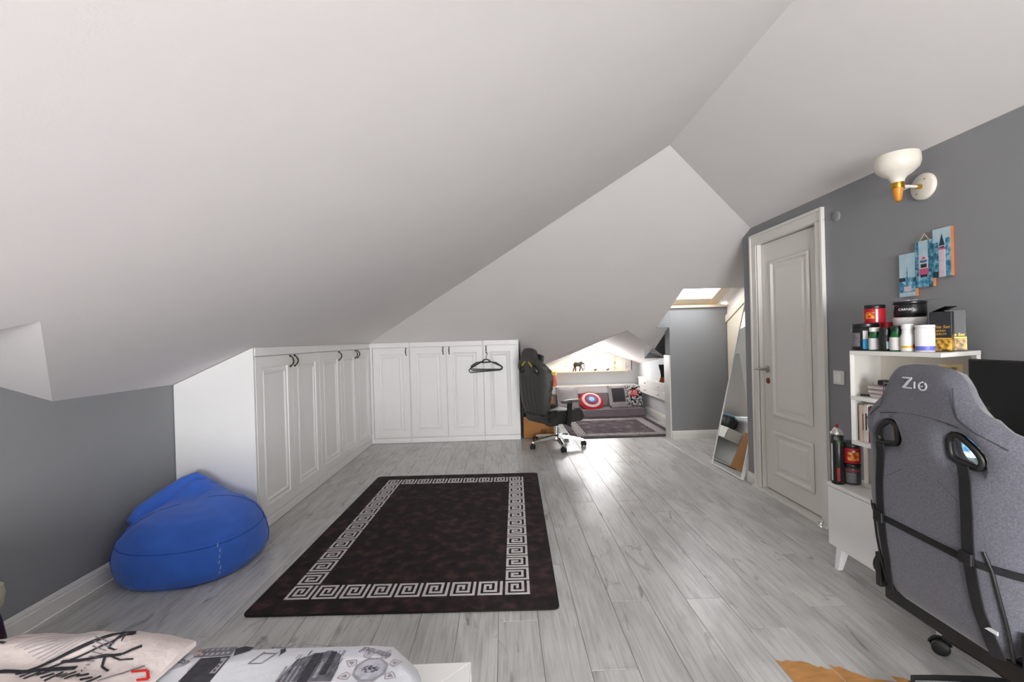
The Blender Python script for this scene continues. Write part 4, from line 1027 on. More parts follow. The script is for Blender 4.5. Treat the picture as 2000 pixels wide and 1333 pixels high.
K_ORG = ramp_mat('orange_emblem', [(.4, '#a51524'), (.5, '#d97a1c'), (.62, '#e9a23a')], 60, .5); K_GRN = mat('green_bottle', '#0e5a2e', .3, var=.2, scale=30)
K_LAB = mat('pale_paper_label', '#d9d6d4', .6, var=.04); K_BLU = mat('cyan_label', '#1f9fd6', .45, var=.12, scale=30); K_PUR = mat('violet_band', '#6a6fc8', .45, var=.1)
K_GRY = mat('grey_small_print', '#6d6a70', .6, var=.3, scale=90); K_YEL = mat('yellow_strip', '#d9b52a', .5, var=.1); K_DGR = mat('dark_green_cap', '#0a2c1c', .4, var=.1)
ZT = 1.143; G = 'tubs and bottles on top of the bookcase'
def face(a, x, y): return math.atan2(-y, -x)+a          # angle on the jar that looks back to the room
t, bo = jar('supplement_tub', 'black tub with a cyan swoosh label at the left end of the bookcase top', (1.745,2.168,ZT), .055, .128, K_BLK, K_BLK, .022, None, group=G, patch_=(face(-.15,1.74,2.15), face(.95,1.74,2.15), .06, .5, K_BLU))
x, y = 1.745, 2.168
def arc(bo, x, y, z, r, a0, a1, z0, z1, m, nm='print'):
    vs = []; n = 8
    for k in range(n+1):
        a = a0+(a1-a0)*k/n; vs += [(x+r*math.cos(a), y+r*math.sin(a), z+z0), (x+r*math.cos(a), y+r*math.sin(a), z+z1)]
    MB().add(vs, [(2*k, 2*k+2, 2*k+3, 2*k+1) for k in range(n)]).build(nm, m, bo, smooth=True)
arc(bo, x, y, ZT, .0560, face(-1.2,x,y), face(-.35,x,y), .02, .085, K_GRY); arc(bo, x, y, ZT, .0562, face(-.15,x,y), face(.20,x,y), .055, .095, K_LAB)
t, bo = jar('supplement_jar', 'small red jar with an orange emblem on top of the cyan-labelled tub', (1.765,2.135,ZT+.1295), .042, .085, K_RED, K_BLK, .017, None, group=G, patch_=(face(-.9,1.765,2.135), face(.0,1.765,2.135), .3, .75, K_ORG))
arc(bo, 1.765, 2.135, ZT+.1295, .0429, face(.12,1.765,2.135), face(.32,1.765,2.135), .004, .066, K_LAB)
jar('bottle', 'red-capped dark bottle behind the small bottles on the bookcase', (1.835,2.150,ZT), .030, .132, K_BLK, mat('red_cap', '#c01822', .4, var=.1), .042, neck=.8, cat='bottle', group=G)
jar('bottle', 'green bottle with white cap and blank label on the bookcase top', (1.722,2.083,ZT), .0235, .108, K_GRN, K_WHT, .020, (.06,.66,K_LAB), neck=.78, cat='bottle', group=G)
t, bo = jar('bottle', 'dark bottle with small pale print between the two green bottles', (1.728,2.030,ZT), .027, .106, K_BLK, K_BLK, .020, None, neck=.82, cat='bottle', group=G, patch_=(face(.1,1.73,2.0), face(.9,1.73,2.0), .12, .5, mat('pale_cyan_print', '#bfe0e6', .5, var=.1)))
jar('bottle', 'green bottle with dark cap and white label on the bookcase top', (1.732,1.978,ZT), .0245, .112, K_GRN, K_DGR, .024, (.06,.70,K_LAB), neck=.75, cat='bottle', group=G)
t, bo = jar('bottle', 'white bottle with a yellow strip on its label', (1.738,1.929,ZT), .0245, .118, K_WHT, K_WHT, .022, (.16,.26,K_YEL), neck=.78, cat='bottle', group=G, patch_=(face(.7,1.74,1.9), face(1.2,1.74,1.9), .14, .32, mat('orange_mark', '#c8501c', .5, var=.1)))
jar('supplement_jar', 'white jar with a violet band near the black and gold boxes', (1.757,1.868,ZT), .032, .112, K_WHT, K_WHT, .012, (.06,.24,K_PUR), (0), group=G)
t, bo = jar('supplement_tub', 'white-lidded tub carrying a black tub at the back of the bookcase top', (1.862,2.052,ZT), .060, .150, K_LAB, K_WHT, .034, (.80,.92,mat('maroon_band', '#4a1220', .5, var=.1)), group=G)
t, bo = jar('supplement_tub', 'black tub with white lettering stacked on the white-lidded tub', (1.862,2.052,ZT+.1515), .060, .070, K_BLK, K_BLK, .012, None, group=G)
def wrap(x, y, z, r, a):
    return lambda u, v, w: Vector((x+(r+w)*math.cos(a+u/r), y+(r+w)*math.sin(a+u/r), z+v))
text('lettering', 'CARNIO', .015, wrap(1.862,2.052,ZT+.1515+.034,.0606,face(-.25,1.862,2.052)), K_WHT, bo, shear=.2)
t = thing('clear_lid', 'thin clear disc lid lying on the black tub', 'lid', (1.868,2.035,ZT+.2225))
MB().lathe([(.088,0),(.09,.001),(.09,.003),(.086,.004)], (1.868,2.035,ZT+.2222), 40).build('disc', glass_mat('clear_plastic', (.93,.95,.96,1), .25), t, smooth=True)
t = thing('black_carton', 'plain black carton with a raised flap behind the violet-banded jar', 'box', (1.895,1.985,ZT))
MB().obox((1.934,1.972,ZT+.085), .07, .06, .168, Matrix.Rotation(.35, 3, 'Z')).build('carton', K_BLK, t, bevel=.002)
MB().add([(1.905,1.99,ZT+.170),(1.96,1.99,ZT+.170),(1.97,1.94,ZT+.190),(1.915,1.94,ZT+.190),(1.905,1.99,ZT+.172),(1.96,1.99,ZT+.172),(1.97,1.94,ZT+.192),(1.915,1.94,ZT+.192)], BF).build('flap', K_BLK, t)
M_GOLDP = ramp_mat('gold_print', [(.38, '#3a2a10'), (.5, '#b98a24'), (.66, '#e9c25a')], 50, .35); K_INK = mat('black_satin_box', '#15171a', .4, var=.1)
M_GOLD = mat('gold_ink', '#d2a63a', .35, .6, var=.1)
def goldbox(label, cx, cy, rz, h, lines):
    t = thing('product_box', label, 'box', (cx,cy,ZT), rz, G); w, d_ = .066, .050; A = WM[t]
    MB().obox((cx,cy,ZT+h/2+.0006), d_, w, h, A).build('carton', K_INK, t, bevel=.0012)
    L = lambda a, b, c: A @ Vector((-d_/2-c, -a, b))
    MB().prism([(-w/2,.004),(w/2,.004),(w/2,h*.30),(-w/2,h*.30)], lambda a, b, c: L(a, b, c), .0002, .0006).build('gold_panel', M_GOLDP, t)
    MB().prism([(-w/2,h*.31),(w/2,h*.31),(w/2,h*.345),(-w/2,h*.345)], lambda a, b, c: L(a, b, c), .0002, .0008).build('gold_rule', M_GOLD, t)
    S2 = lambda a, b, c: A @ Vector((a, -w/2-c, b))
    MB().prism([(-d_/2,.004),(d_/2,.004),(d_/2,h*.30),(-d_/2,h*.30)], S2, .0002, .0006).build('gold_panel', M_GOLDP, t)
    for body_, z, s in lines: text('lettering', body_, s, lambda u, v, w_, z=z: L(u, h*z+v, .0006+w_), M_GOLD, t, shear=.15)
goldbox('black and gold box with several gold text lines on the bookcase', 1.826, 1.864, .62, .165, [('Elite Set', .62, .017), ('SERIES', .52, .011), ('SERUM', .44, .011)])
goldbox('taller plain black and gold box nearest the monitor', 1.900, 1.886, .95, .172, [('Elite Set', .40, .016)])

# shelf contents
def book(label, x, y, z, th, h, dep, m, rz, title=None):
    t = thing('book', label, 'book', (x,y,z), rz, 'books on the lower shelf of the bookcase'); A = WM[t]
    c = MB().obox(A @ Vector((dep/2,0,h/2+.0006)), dep, th, h, A)
    c.build('cover', m, t, bevel=.001)
    MB().obox(A @ Vector((dep/2+.0015,0,h/2+.002)), dep-.003, th-.004, h, A).build('pages', mat('book_pages', '#e6dfce', .8, var=.05), t)
    if title: MB().obox(A @ Vector((-.0004,0,h*.55)), .0006, th*.5, h*.45, A).build('spine_print', title, t)
zz = .712
specs = [('thick beige binder at the left of the book row', .016, .172, '#cbb9a4', None), ('cream paperback with small dark spine print', .013, .170, '#d8c8b4', '#6a5a50'), ('white book with black lettered top on its spine', .017, .176, '#e3dfdc', '#2a2a2c'),
         ('dark red slim book on the shelf', .010, .166, '#7a1730', None), ('black book beside the dark red one', .012, .172, '#1b1b20', '#b0b0b0'), ('teal slim book on the shelf', .014, .160, '#1f7a7a', None), ('navy book in the row', .018, .168, '#22366b', '#c0c4d0'),
         ('white slim book between navy and blue books', .012, .165, '#dcdad6', None), ('bright blue book at the right of the visible row', .018, .158, '#2c66b0', None), ('brown book behind the chair headrest', .022, .170, '#5a3b2a', None)]
yy = 2.150
for lab, th, h, col, tt in specs:
    yy -= th/2; xx = 1.692+(2.13-yy)*.10
    book(lab, xx, yy, zz, th, h, .12, mat('cover_'+col, col, .55, var=.08, scale=30), .0, mat('spine_'+tt, tt, .6, var=.2) if tt else None); yy -= th/2+.0012
zz = .926
t = thing('paper_stack', 'uneven stack of pinkish papers and booklets on the upper shelf', 'papers', (1.76,2.02,zz))
for k in range(9):
    MB().obox((1.772+.004*math.sin(k*2.3),2.015+.006*math.cos(k*1.7),zz+.003+k*.0062), .13, .18, .0052, Matrix.Rotation(.06*math.sin(k*1.9), 3, 'Z')).build('booklet', mat('booklet_%d' % (k % 3), ('#c9b3b3', '#d9d2cd', '#b7a2a6')[k % 3], .7, var=.06), t)
t = thing('black_case', 'small black case lying on the paper stack', 'case', (1.75,2.04,zz+.056))
MB().obox((1.752,2.035,zz+.0715), .05, .085, .024, Matrix.Rotation(.3, 3, 'Z')).build('shell', K_BLK, t, bevel=.005); MB().obox((1.726,2.028,zz+.072), .002, .03, .006, Matrix.Rotation(.3, 3, 'Z')).build('clasp', M_STEEL, t)
for k, (p, q, lab) in enumerate((((1.690,2.135),(1.715,2.09),'black pen at the front edge of the upper shelf'), ((1.700,2.150),(1.735,2.125),'second black pen lying behind the first on the shelf'))):
    t = thing('pen', lab, 'pen', (*p, zz), 0, 'pens on the upper shelf')
    MB().cyl((*p, zz+.006), (*q, zz+.006), .0045, None, 10).build('barrel', K_BLK, t, smooth=True)
    dd = (Vector(p)-Vector(q)).normalized()*.014; MB().cyl((*p, zz+.006), (p[0]+dd.x, p[1]+dd.y, zz+.005), .0043, .001, 10).build('tip', M_STEEL, t, smooth=True)
t = thing('framed_photo', 'small gold picture frame on the right of the upper shelf', 'picture', (1.86,1.86,.926))
Rf = Matrix.Rotation(.45, 3, 'Z')
for u0, u1, v0, v1 in ((-.036,.036,0,.012),(-.036,.036,.148,.16),(-.036,-.024,.012,.148),(.024,.036,.012,.148)):
    MB().prism([(u0,v0),(u1,v0),(u1,v1),(u0,v1)], lambda u, v, q: Vector((1.845,1.862,.928)) + Rf @ Vector((q+v*.12, -u, v)), 0, .014).build('frame', mat('pale_gold_frame', '#cdb681', .4, .3, var=.1), t, bevel=.001)
MB().prism([(-.024,.012),(.024,.012),(.024,.148),(-.024,.148)], lambda u, v, q: Vector((1.845,1.862,.928)) + Rf @ Vector((q+v*.12, -u, v)), .004, .010).build('photograph', ramp_mat('sepia_photo', [(.35, '#4a3a2a'), (.5, '#9a8464'), (.7, '#d8c9ac')], 40, .5), t)
t = thing('straw_basket', 'tan woven bowl on the bottom board of the bookcase', 'basket', (1.80,2.03,.471))
bk_ = MB()
for k in range(14): r = .052+.034*math.sin(min(1, k/13)*PI*.55); bk_.tube([(1.80+r*math.cos(2*PI*i/28), 2.02+r*math.sin(2*PI*i/28), .477+k*.0125) for i in range(28)], .0075, 6, True)
bk_.build('coils', mat('tan_straw', '#b98f55', .8, var=.2, scale=60), t, smooth=True); MB().lathe([(.05,.472),(.05,.478)], (1.80,2.02,0), 24).build('bottom', mat('tan_straw', '#b98f55'), t)

# spray can and stacked jars on the low cabinet
t = thing('spray_can', 'tall black spray can with silver dome and green lettering', 'spray can', (1.706,2.318,.452))
MB().lathe([(.027,.4528),(.0285,.456),(.0285,.705),(.027,.708)], (1.706,2.318,0), 28).build('body', K_BLK, t, smooth=True)
MB().lathe([(.029,.706),(.0295,.711),(.026,.722),(.014,.738),(.009,.742)], (1.706,2.318,0), 28).build('dome', M_CHROME, t, smooth=True)
MB().lathe([(.007,.742),(.007,.756),(.005,.758)], (1.706,2.318,0), 16).build('nozzle', mat('red_nozzle', '#b02a2a', .4), t, smooth=True)
a = face(0, 1.706, 2.318)
arc(t, 1.706, 2.318, 0, .0288, a-1.1, a-.75, .47, .66, K_LAB); arc(t, 1.706, 2.318, 0, .0288, a-.5, a+.1, .68, .70, K_GRY)
vt, ft = text_mesh('Pr', .042)
MB().add([Vector((1.706+.0288*math.cos(a+.55-p.y/.0288), 2.318+.0288*math.sin(a+.55-p.y/.0288), .665-p.x)) for p in vt], ft).build('lettering', mat('lime_print', '#3fc21a', .5), t, fix=False)
arc(t, 1.706, 2.318, 0, .0289, a-.1, a+.35, .47, .54, K_RED)
t, bo = jar('supplement_jar', 'grey-black jar under the red jar beside the spray can', (1.774,2.316,.452), .042, .108, mat('smoky_jar', '#3c3a3d', .3, var=.3, scale=40), K_BLK, .022, (.78,.9,mat('rust_line', '#8a3028', .5, var=.2)), group='jars beside the spray can', patch_=(face(-.5,1.774,2.316), face(.5,1.774,2.316), .12, .7, K_GRY))
t, bo = jar('supplement_jar', 'red jar with orange emblem stacked beside the spray can', (1.772,2.314,.5612), .043, .104, K_RED, K_BLK, .026, None, group='jars beside the spray can', patch_=(face(-.3,1.77,2.31), face(.9,1.77,2.31), .2, .75, K_ORG))
arc(bo, 1.772, 2.314, .5612, .0438, face(.15,1.772,2.314), face(.45,1.772,2.314), .060, .068, K_LAB)

# desk, monitor, bottle
t = thing('desk', 'white desk in front of the grey fabric chair, seen through its openings', 'desk', (1.73,1.1,0))
MB().box((1.455,.40,.715),(2.003,1.725,.740)).build('top', M_WHITE, t, bevel=.002)
for y in (.45, 1.66): MB().box((1.955,y-.02,.001),(1.995,y+.02,.714)).build('leg', M_WHITE, t)
MB().box((1.955,.475,.64),(1.995,1.635,.714)).build('apron', M_WHITE, t)
t = thing('monitor', 'large black monitor behind the grey chair', 'monitor', (1.82,1.44,.74))
M_SCR = mat('dark_screen', '#060507', .16, var=.3, scale=3)
MB().box((1.806,1.13,.800),(1.826,1.742,1.118)).build('housing', M_BLACKPL, t, bevel=.003)
MB().box((1.8045,1.137,.812),(1.8058,1.735,1.112)).build('screen', M_SCR, t)
MB().box((1.828,1.40,.745),(1.850,1.48,.95)).build('stand_neck', M_BLACKPL, t, bevel=.003)
MB().box((1.75,1.33,.7408),(1.92,1.55,.750)).build('stand_foot', M_BLACKPL, t, bevel=.003)
t = thing('water_bottle', 'clear water bottle with blue label on the desk behind the chair', 'bottle', (1.64,1.58,.74))
BX, BY = 1.615, 1.572
MB().lathe([(.028,.741),(.032,.748),(.032,.80),(.030,.81),(.032,.82),(.032,.88),(.024,.915),(.013,.93),(.013,.938)], (BX,BY,0), 24).build('body', glass_mat('clear_bottle', (.80,.93,.96,1), .2), t, smooth=True)
MB().lathe([(.0325,.79),(.0325,.86)], (BX,BY,0), 24, caps=False).build('label', ramp_mat('bottle_label', [(.38, '#1d6fb0'), (.5, '#7fc0dc'), (.6, '#e9f0f2'), (.7, '#e2b93a')], 40, .5), t, smooth=True)
MB().lathe([(.0145,.938),(.0145,.955),(.012,.957)], (BX,BY,0), 18).build('cap', mat('white_cap', '#e6ecec', .4), t, smooth=True)

# ================================================================== BED
M_SHEET = mat('white_printed_cotton', '#dfe1e8', .85, var=.03, scale=10, bump=.15, bscale=40)
M_INK = mat('grey_black_ink', '#3b3a42', .9, var=.35, scale=70); M_INKL = mat('light_grey_ink', '#9a99a2', .9, var=.2, scale=60); M_INKM = mat('mid_grey_ink', '#6b6a73', .9, var=.3, scale=60)
M_REDINK = mat('red_ink', '#d32a22', .9, var=.1); M_TERRA = mat('terracotta_ink', '#a98a86', .9, var=.2, scale=60)
bed = thing('bed', 'white framed bed with a city-sketch printed sheet in the foreground', 'bed', (-1.1, .45, 0))
# frame: mitred white boards
FX0, FX1, FY0, FY1, FZ = -2.13, -.118, -.55, 1.292, .33
fw_ = .17
for q in ([(FX0,FY1),(FX1,FY1),(FX1-fw_,FY1-fw_),(FX0+fw_,FY1-fw_)], [(FX1,FY1),(FX1,FY0),(FX1-fw_,FY0+fw_),(FX1-fw_,FY1-fw_)], [(FX1,FY0),(FX0,FY0),(FX0+fw_,FY0+fw_),(FX1-fw_,FY0+fw_)], [(FX0,FY0),(FX0,FY1),(FX0+fw_,FY1-fw_),(FX0+fw_,FY0+fw_)]):
    MB().prism(q, lambda u, v, t: Vector((u, v, t)), FZ-.02, FZ).build('rail_top', M_WHITE, bed, bevel=.002)
for a, b in (((FX0,FY1-.02,.03),(FX1,FY1-.001,FZ-.021)), ((FX1-.02,FY0+.02,.03),(FX1-.001,FY1-.021,FZ-.021)), ((FX0,FY0+.001,.03),(FX1,FY0+.02,FZ-.021)), ((FX0+.001,FY0+.02,.03),(FX0+.02,FY1-.021,FZ-.021))):
    MB().box(a, b).build('side_rail', M_WHITE, bed)
for x in (FX0+.06, FX1-.06):
    for y in (FY0+.06, FY1-.06): MB().box((x-.03,y-.03,.001),(x+.03,y+.03,.08)).build('leg', M_WHITE, bed)
MX0, MX1, MY0, MY1, MZ = -2.05, -.205, -.40, 1.158, .512
mo = roundpoly([(MX0,MY0),(MX1,MY0),(MX1,MY1),(MX0,MY1)], [.08,.12,.17,.08], 8)
def mz(u, v):
    return MZ + .004*noise.noise(Vector((u*5, v*5, 2))) + .003*noise.noise(Vector((u*13, v*11, 5)))
vv, ff = cdt(densify(mo, .05), [], .05)
mbm = MB(); layers = []
dist = [min(segdist(p, mo[i-1], mo[i]) for i in range(len(mo))) for p in vv]
def edge_drop(d): x = min(1, d/.055); return .055*(1-math.sqrt(max(0, 1-(1-x)**2)))
top = [Vector((u, v, mz(u, v)-edge_drop(d))) for (u, v), d in zip(vv, dist)]
mbm.add(top, ff)
dm = densify(mo, .05); n = len(dm)
mbm.add([(u, v, MZ-.055) for u, v in dm]+[(u, v, FZ+.004) for u, v in dm], [(i, (i+1) % n, n+(i+1) % n, n+i) for i in range(n)])
mat_o = mbm.build('mattress', M_SHEET, bed, smooth=True)
def ontop(u, v, e): 
    d = min(segdist((u, v), mo[i-1], mo[i]) for i in range(len(mo)))
    return Vector((u, v, mz(u, v)-edge_drop(max(0, d))+.0012+e))
def ink(polys, m, nm='print', e=0.0):
    mb = MB()
    for p in polys:
        if not inpoly(((sum(a for a, b in p)/len(p)), sum(b for a, b in p)/len(p)), mo): continue
        mb.add([ontop(u, v, e) for u, v in p], [tuple(range(len(p)))])
    o = mb.build(nm, m, mat_o, fix=False)
    if len(polys) > 1: o['kind'] = 'stuff'
    return o
def line(pts, w):
    out = []
    for (x0, y0), (x1, y1) in zip(pts[:-1], pts[1:]):
        dx, dy = x1-x0, y1-y0; l = math.hypot(dx, dy) or 1; nx, ny = -dy/l*w/2, dx/l*w/2
        out.append([(x0-nx,y0-ny),(x1-nx,y1-ny),(x1+nx,y1+ny),(x0+nx,y0+ny)])
    return out
def rect(x0, y0, x1, y1): return [(x0,y0),(x1,y0),(x1,y1),(x0,y1)]
rnd = random.Random(3)
# tower house print (upside down towards the far edge)
ink([rect(-.757,1.088,-.668,1.118)], M_INKM); ink([rect(-.735,.97,-.665,1.084)], M_INK); ink([rect(-.70,1.03,-.668,1.078)], M_INKL, e=.0006)
ink([rect(-.757+k*.0125,1.092,-.750+k*.0125,1.100) for k in range(7)]+[rect(-.752+k*.0125,1.105,-.746+k*.0125,1.114) for k in range(6)], M_INKL, e=.0006)
ink([rect(-.762,1.096,-.745,1.104), rect(-.760,1.108,-.742,1.116)], M_TERRA, e=.0009)
ink([[(-.66,1.085),(-.63,1.10),(-.625,1.112),(-.65,1.12),(-.668,1.11)]], M_INK)
ink([rect(-.693+.008*(k % 3),1.035+.012*(k//3),-.689+.008*(k % 3),1.043+.012*(k//3)) for k in range(9)], M_INK, e=.001)
# bridge sketch
ink(line([(-.607,1.052),(-.592,1.088),(-.570,1.135)], .0025)+line([(-.577,1.052),(-.560,1.085),(-.535,1.135)], .0025)+line([(-.607,1.053),(-.577,1.052)], .0025)+line([(-.592,1.088),(-.560,1.085)], .0025)+line([(-.583,1.108),(-.55,1.106)], .002)
    +line([(-.61,1.10),(-.612,1.12),(-.622,1.138)], .0016)+line([(-.535,1.135),(-.55,1.10),(-.548,1.075)], .0022)+line([(-.52,1.135),(-.50,1.118),(-.47,1.112),(-.445,1.105)], .0016)+line([(-.445,1.105),(-.43,1.128)], .002)+line([(-.445,1.105),(-.43,1.105),(-.418,1.128)], .002), M_INKM)
ink([[(-.548,1.08),(-.540,1.092),(-.545,1.102),(-.556,1.10)]], M_INK)
# big monument print with hatch
ink([[(-.515,.99),(-.395,.99),(-.395,1.03),(-.402,1.075),(-.43,1.09),(-.47,1.078),(-.50,1.062)]], M_INKM)
ink([rect(-.468,.985,-.446,1.082), rect(-.428,1.01,-.415,1.085)], M_INK, e=.0006); ink([rect(-.515+k*.0105,.985,-.510+k*.0105,1.038) for k in range(4)]+[rect(-.440,1.0,-.432,1.06)], M_INKL, e=.0009)
hat = []
for k in range(46):
    x = -.505+rnd.random()*.11; y = 1.0+rnd.random()*.075; hat += line([(x,y),(x+.003,y+.012+rnd.random()*.012)], .0014)
ink(hat, M_INK, e=.0012)
# compass medallion
cx, cy = -.320, 1.025
ink([[(cx+.040*math.cos(PI/8+k*PI/4), cy+.040*math.sin(PI/8+k*PI/4)) for k in range(8)]], M_INKL); ink([[(cx+.033*math.cos(PI/8+k*PI/4), cy+.033*math.sin(PI/8+k*PI/4)) for k in range(8)]], mat('pale_medallion', '#b9b9c4', .9, var=.2, scale=70), e=.0006)
ink([[(cx+.018*math.cos(k*PI/8)*1.1, cy+.012*math.sin(k*PI/8)) for k in range(16)]], ramp_mat('medallion_script', [(.42, '#3f4048'), (.52, '#8d8d99'), (.6, '#b9b9c4')], 160, .9), e=.001)
pet = []; pet2 = []
for k in range(8):
    a = k*PI/4+.35; F2 = lambda r, o: (cx+r*math.cos(a)-o*math.sin(a), cy+r*math.sin(a)+o*math.cos(a))
    pet += line([F2(.042,0),F2(.050,.012),F2(.056,.010),F2(.070,0),F2(.056,-.010),F2(.050,-.012),F2(.042,0)], .0018); pet2.append([F2(.050,.006),F2(.064,0),F2(.050,-.006)])
ink(pet, M_TERRA); ink(pet2, M_INKL)
def script(txt, x, y, rot, size, parent):
    v_, f_ = text_mesh(txt, size, 0, .25, .95); c, s = math.cos(rot), math.sin(rot)
    MB().add([ontop(x+p.x*c-p.y*s, y+p.x*s+p.y*c-1.5*p.x*p.x, .0006) for p in v_], f_).build('lettering', M_INKM, parent, fix=False)
script('Istanbul', -.322, 1.080, PI-.36, .027, mat_o); script('Istanbul', -.79, 1.08, PI-.3, .026, mat_o)
ink(line([(-.50,.975),(-.47,.99),(-.455,1.0)], .0015)+line([(-.80,1.04),(-.77,1.06),(-.755,1.09)], .0012)+line([(-.72,1.0),(-.74,1.05),(-.735,1.09)], .0012), M_INKL)
side = []
for k in range(5): side.append([(MX1+.0015, .99+k*.017), (MX1+.0015, .998+k*.017)])
sb = MB()
for k in range(7): sb.box((MX1-.0005,.90+k*.018,MZ-.10),(MX1+.0012,.907+k*.018,MZ-.06))
sb.build('side_print', M_INK, mat_o)

# crumpled beige throw with a bridge drawing lying on the bed
M_THROW = mat('beige_printed_cotton', '#d6cac6', .9, var=.05, scale=8, bump=.2, bscale=60)
thr = thing('printed_pillow', 'crumpled beige pillow with a bridge drawing lying on the bed', 'pillow', (-1.15,.85,.505))
def ph(s, q):
    """s 0..1 from the left end to the right edge, q 0..1 from the near side to the far side"""
    xr = -.835+.065*q; x = -1.72+(xr+1.72)*s; y = .40+.725*q+.012*math.sin(s*9)-.01*s*q
    th = .085*(min(1, (1-s)/.35)**.5*.75+.03)*(min(1, (1-q)/.25)**.45*.55+.45)*min(1, q/.1)
    z = MZ+.016+th*.95+.016*noise.noise(Vector((x*7, y*9, 1)))*(1-.5*s)+.010*noise.noise(Vector((x*17, y*15, 4)))+.014*math.exp(-((y-1.03-.2*(x+1.1))**2)/.002)*(1 if x < -.9 else .5)
    z += .006*abs(math.sin((x+y*.7)*22))*.6*min(1, (1-s)*3)
    return Vector((x, y, z))
NS, NQ = 60, 44; vs = []; fs = []
for j in range(NQ+1):
    for i in range(NS+1): vs.append(ph(i/NS, j/NQ))
fs = [(j*(NS+1)+i, j*(NS+1)+i+1, (j+1)*(NS+1)+i+1, (j+1)*(NS+1)+i) for j in range(NQ) for i in range(NS)]
N0 = len(vs)
for j in range(NQ+1):
    for i in range(NS+1):
        p = vs[j*(NS+1)+i]; vs.append(Vector((p.x, p.y, MZ+.006)))
rim = [j*(NS+1) for j in range(NQ+1)]
for i in range(NS):
    for j in (0, NQ): a, b = j*(NS+1)+i, j*(NS+1)+i+1; fs.append((a, b, N0+b, N0+a))
for j in range(NQ):
    for i in (0, NS): a, b = j*(NS+1)+i, (j+1)*(NS+1)+i; fs.append((a, b, N0+b, N0+a))
cover = MB().add(vs, fs).build('pillowcase', M_THROW, thr, smooth=True)
def onp(x, y, e=.002):
    q = max(0, min(1, (y-.40)/.72)); xr = -.835+.065*q; s = max(0, min(1, (x+1.72)/(xr+1.72))); p = ph(s, q); return Vector((p.x, p.y, p.z+e))
def pline(pts, w, m, nm='print'):
    mb = MB()
    for (x0, y0), (x1, y1) in zip(pts[:-1], pts[1:]):
        n = max(1, int(math.hypot(x1-x0, y1-y0)/.012))
        for k in range(n):
            a = (x0+(x1-x0)*k/n, y0+(y1-y0)*k/n); b = (x0+(x1-x0)*(k+1)/n, y0+(y1-y0)*(k+1)/n)
            dx, dy = b[0]-a[0], b[1]-a[1]; l = math.hypot(dx, dy) or 1; nx, ny = -dy/l*w/2, dx/l*w/2
            mb.add([onp(a[0]-nx,a[1]-ny), onp(b[0]-nx,b[1]-ny), onp(b[0]+nx,b[1]+ny), onp(a[0]+nx,a[1]+ny)], [(0,1,2,3)])
    return mb.build(nm, m, cover, fix=False)
K_NAVY = mat('blue_black_ink', '#26262e', .9, var=.2, scale=60)
pline([(-1.01,.96),(-.97,1.01),(-.935,1.055),(-.915,1.09),(-.90,1.095)], .010, K_NAVY); pline([(-.99,.955),(-.95,1.00),(-.915,1.045),(-.898,1.092)], .005, K_NAVY)
pline([(-.905,1.09),(-.900,1.06),(-.895,1.03),(-.91,1.03),(-.915,1.085)], .005, K_NAVY)
for k in range(9): pline([(-.935+k*.006-.02,1.05-k*.011),(-.905-.001*k,1.04-k*.009)], .0022, M_INKM)
for k in range(8): pline([(-1.00-.012*k,.985+.004*k),(-.955-.010*k,1.06+.003*k)], .002, M_INKL)
pline([(-.97,.985),(-.93,.998),(-.90,1.01),(-.87,1.02),(-.845,1.045)], .008, K_NAVY); pline([(-.89,1.012),(-.862,1.005),(-.838,1.012)], .004, K_NAVY); pline([(-.90,1.01),(-.885,.985),(-.862,.975)], .005, K_NAVY)
pline([(-1.06,.945),(-1.02,.955),(-.97,.965),(-.93,.975)], .012, K_NAVY)
for k in range(12): a = -1.02+k*.013; pline([(a,.945-.006*(k % 3)),(a+.012,.955+.006*(k % 2))], .006, K_NAVY)
pline([(-1.17,1.06),(-1.14,1.075),(-1.11,1.07),(-1.08,1.095)], .003, M_INKM); pline([(-1.18,1.035),(-1.15,1.04),(-1.12,1.03)], .006, K_NAVY); pline([(-1.08,1.06),(-1.04,1.09),(-1.02,1.10)], .002, M_INKM)
pline([(-.82,.985),(-.80,1.005),(-.785,.99),(-.80,.975)], .006, M_REDINK); pline([(-.86,.945),(-.83,.975),(-.81,1.01)], .003, M_INKM)

# dark red flask with a cream cap between the bed and the left wall, cut by the frame
t = thing('floor_vase', 'dark red vase with a cream collar at the left edge beside the bed', 'vase', (-1.826,1.60,0))
MB().lathe([(.040,.002),(.052,.02),(.060,.12),(.058,.22),(.046,.31),(.036,.345)], (-1.826,1.600,0), 28).build('body', mat('dark_red_glaze', '#3a0d12', .3, var=.2), t, smooth=True)
MB().lathe([(.038,.345),(.050,.36),(.056,.40),(.052,.43),(.044,.43),(.046,.40)], (-1.826,1.600,0), 28).build('collar', mat('cream_glaze', '#b9b39c', .4, var=.05), t, smooth=True)

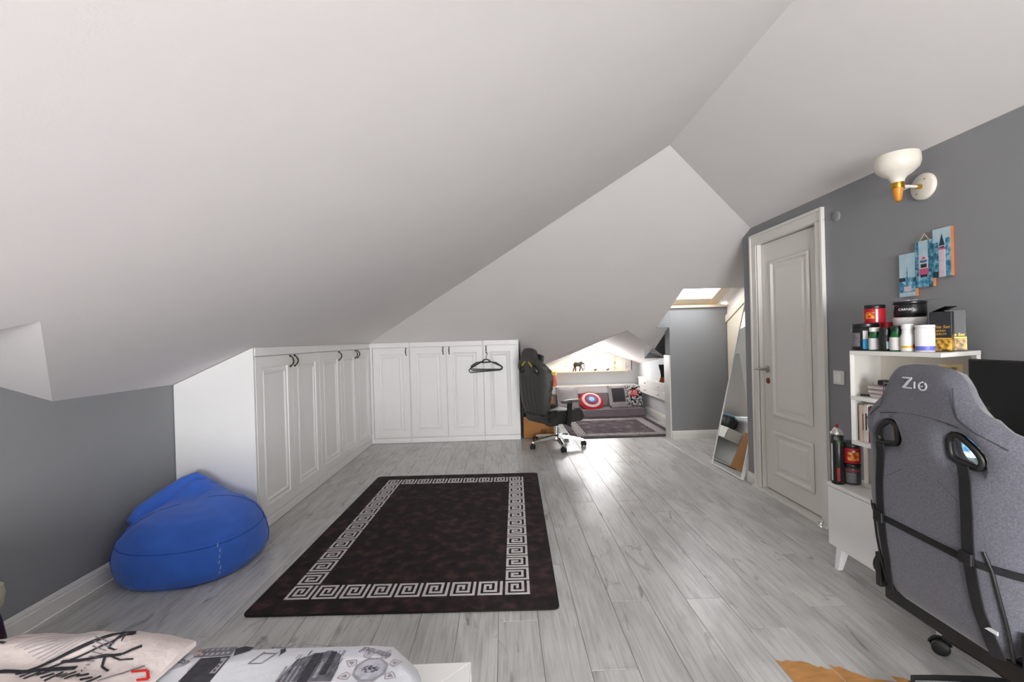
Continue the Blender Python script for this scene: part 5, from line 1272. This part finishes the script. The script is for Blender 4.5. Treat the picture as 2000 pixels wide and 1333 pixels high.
# ================================================================== OUTSIDE: trees beyond the dormer window
M_LEAF = ramp_mat('dark_green_foliage', [(.3, '#1f3a1a'), (.55, '#39562b'), (.75, '#567141')], 3, .9, 8); M_BARK = mat('bark', '#6a5a48', .9, var=.2)  # dark greens are the leaves' own colour
def tree(label, x, y, zg, zt, r, seed):
    t = thing('tree', label, 'tree', (x,y,zg), 0, 'trees seen through the dormer window'); rn = random.Random(seed)
    MB().cyl((x,y,zg),(x,y,zt-r*.6),.16,.08,12).build('trunk', M_BARK, t, smooth=True)
    mb = MB()
    for k in range(240):
        a = rn.random()*2*PI; b = rn.random()**.6; zz_ = zt-min(4.5, r*1.9)*rn.random()
        rr = r*(.35+.65*math.sin(min(1, (zt-zz_)/(r*1.3))*PI*.5))*b**.5
        c = Vector((x+rr*math.cos(a), y+rr*math.sin(a), zz_)); s = .10+.16*rn.random()
        for q in range(6):
            d1 = Vector((rn.uniform(-1,1), rn.uniform(-1,1), rn.uniform(-1,1))).normalized()*s; d2 = d1.orthogonal().normalized()*s*.6; o = c+Vector((rn.uniform(-s,s), rn.uniform(-s,s), rn.uniform(-s,s)))
            mb.add([o-d1*.6, o+d2*.5, o+d1*.6, o-d2*.5], [(0,1,2,3)])
    mb.build('foliage', M_LEAF, t, fix=False)
tree('pale green leafy tree at the left of the dormer window view', 1.7, 15.5, -5, 1.15, 1.25, 1)
tree('taller bluish green tree in the middle of the dormer window view', 3.6, 20.5, -5, 1.9, 1.5, 2)
tree('low bushy tree at the right of the dormer window view', 4.6, 15.0, -5, .45, .95, 3)

# ================================================================== things only the mirror shows: white storage box with a bag behind the cartons
t = thing('wall_cabinet', 'white wall cabinet on the left of the niche, seen in the standing mirror', 'cabinet', (.33,6.98,.33))
MB().box((.206,6.63,.33),(.44,7.325,.478)).build('body', M_LEDGE, t)
MB().box((.206,6.62,.479),(.46,7.33,.497)).build('top_board', M_LEDGE, t, bevel=.002)
MB().box((.441,6.64,.335),(.456,7.32,.475)).build('drawer', M_LEDGE, t, bevel=.002)
t = thing('duffel_bag', 'black bag with teal top trim reflected in the standing mirror', 'bag', (.33,6.93,.497))
M_BAG = mat('black_nylon', '#1a1a1c', .6, var=.2, scale=20, bump=.2, bscale=80); M_TEAL2 = mat('teal_trim', '#107a86', .6, var=.1)
puff(roundpoly([(6.72,.500),(7.14,.500),(7.12,.66),(7.05,.685),(6.80,.695),(6.73,.66)], .04), [], .085, .075, .09, lambda u, v, o: Vector((.325+o, u, v)), .03).build('body', M_BAG, t, smooth=True)
MB().tube([(.33,6.735,.655),(.335,6.80,.692),(.335,6.92,.692),(.335,7.05,.684),(.33,7.115,.655)], .012, 8).build('zip_trim', M_TEAL2, t, smooth=True)
MB().tube([(.41,6.84,.58),(.425,6.86,.64),(.42,6.93,.66),(.425,7.0,.64),(.41,7.02,.58)], .008, 8).build('handle', M_BAG, t, smooth=True)
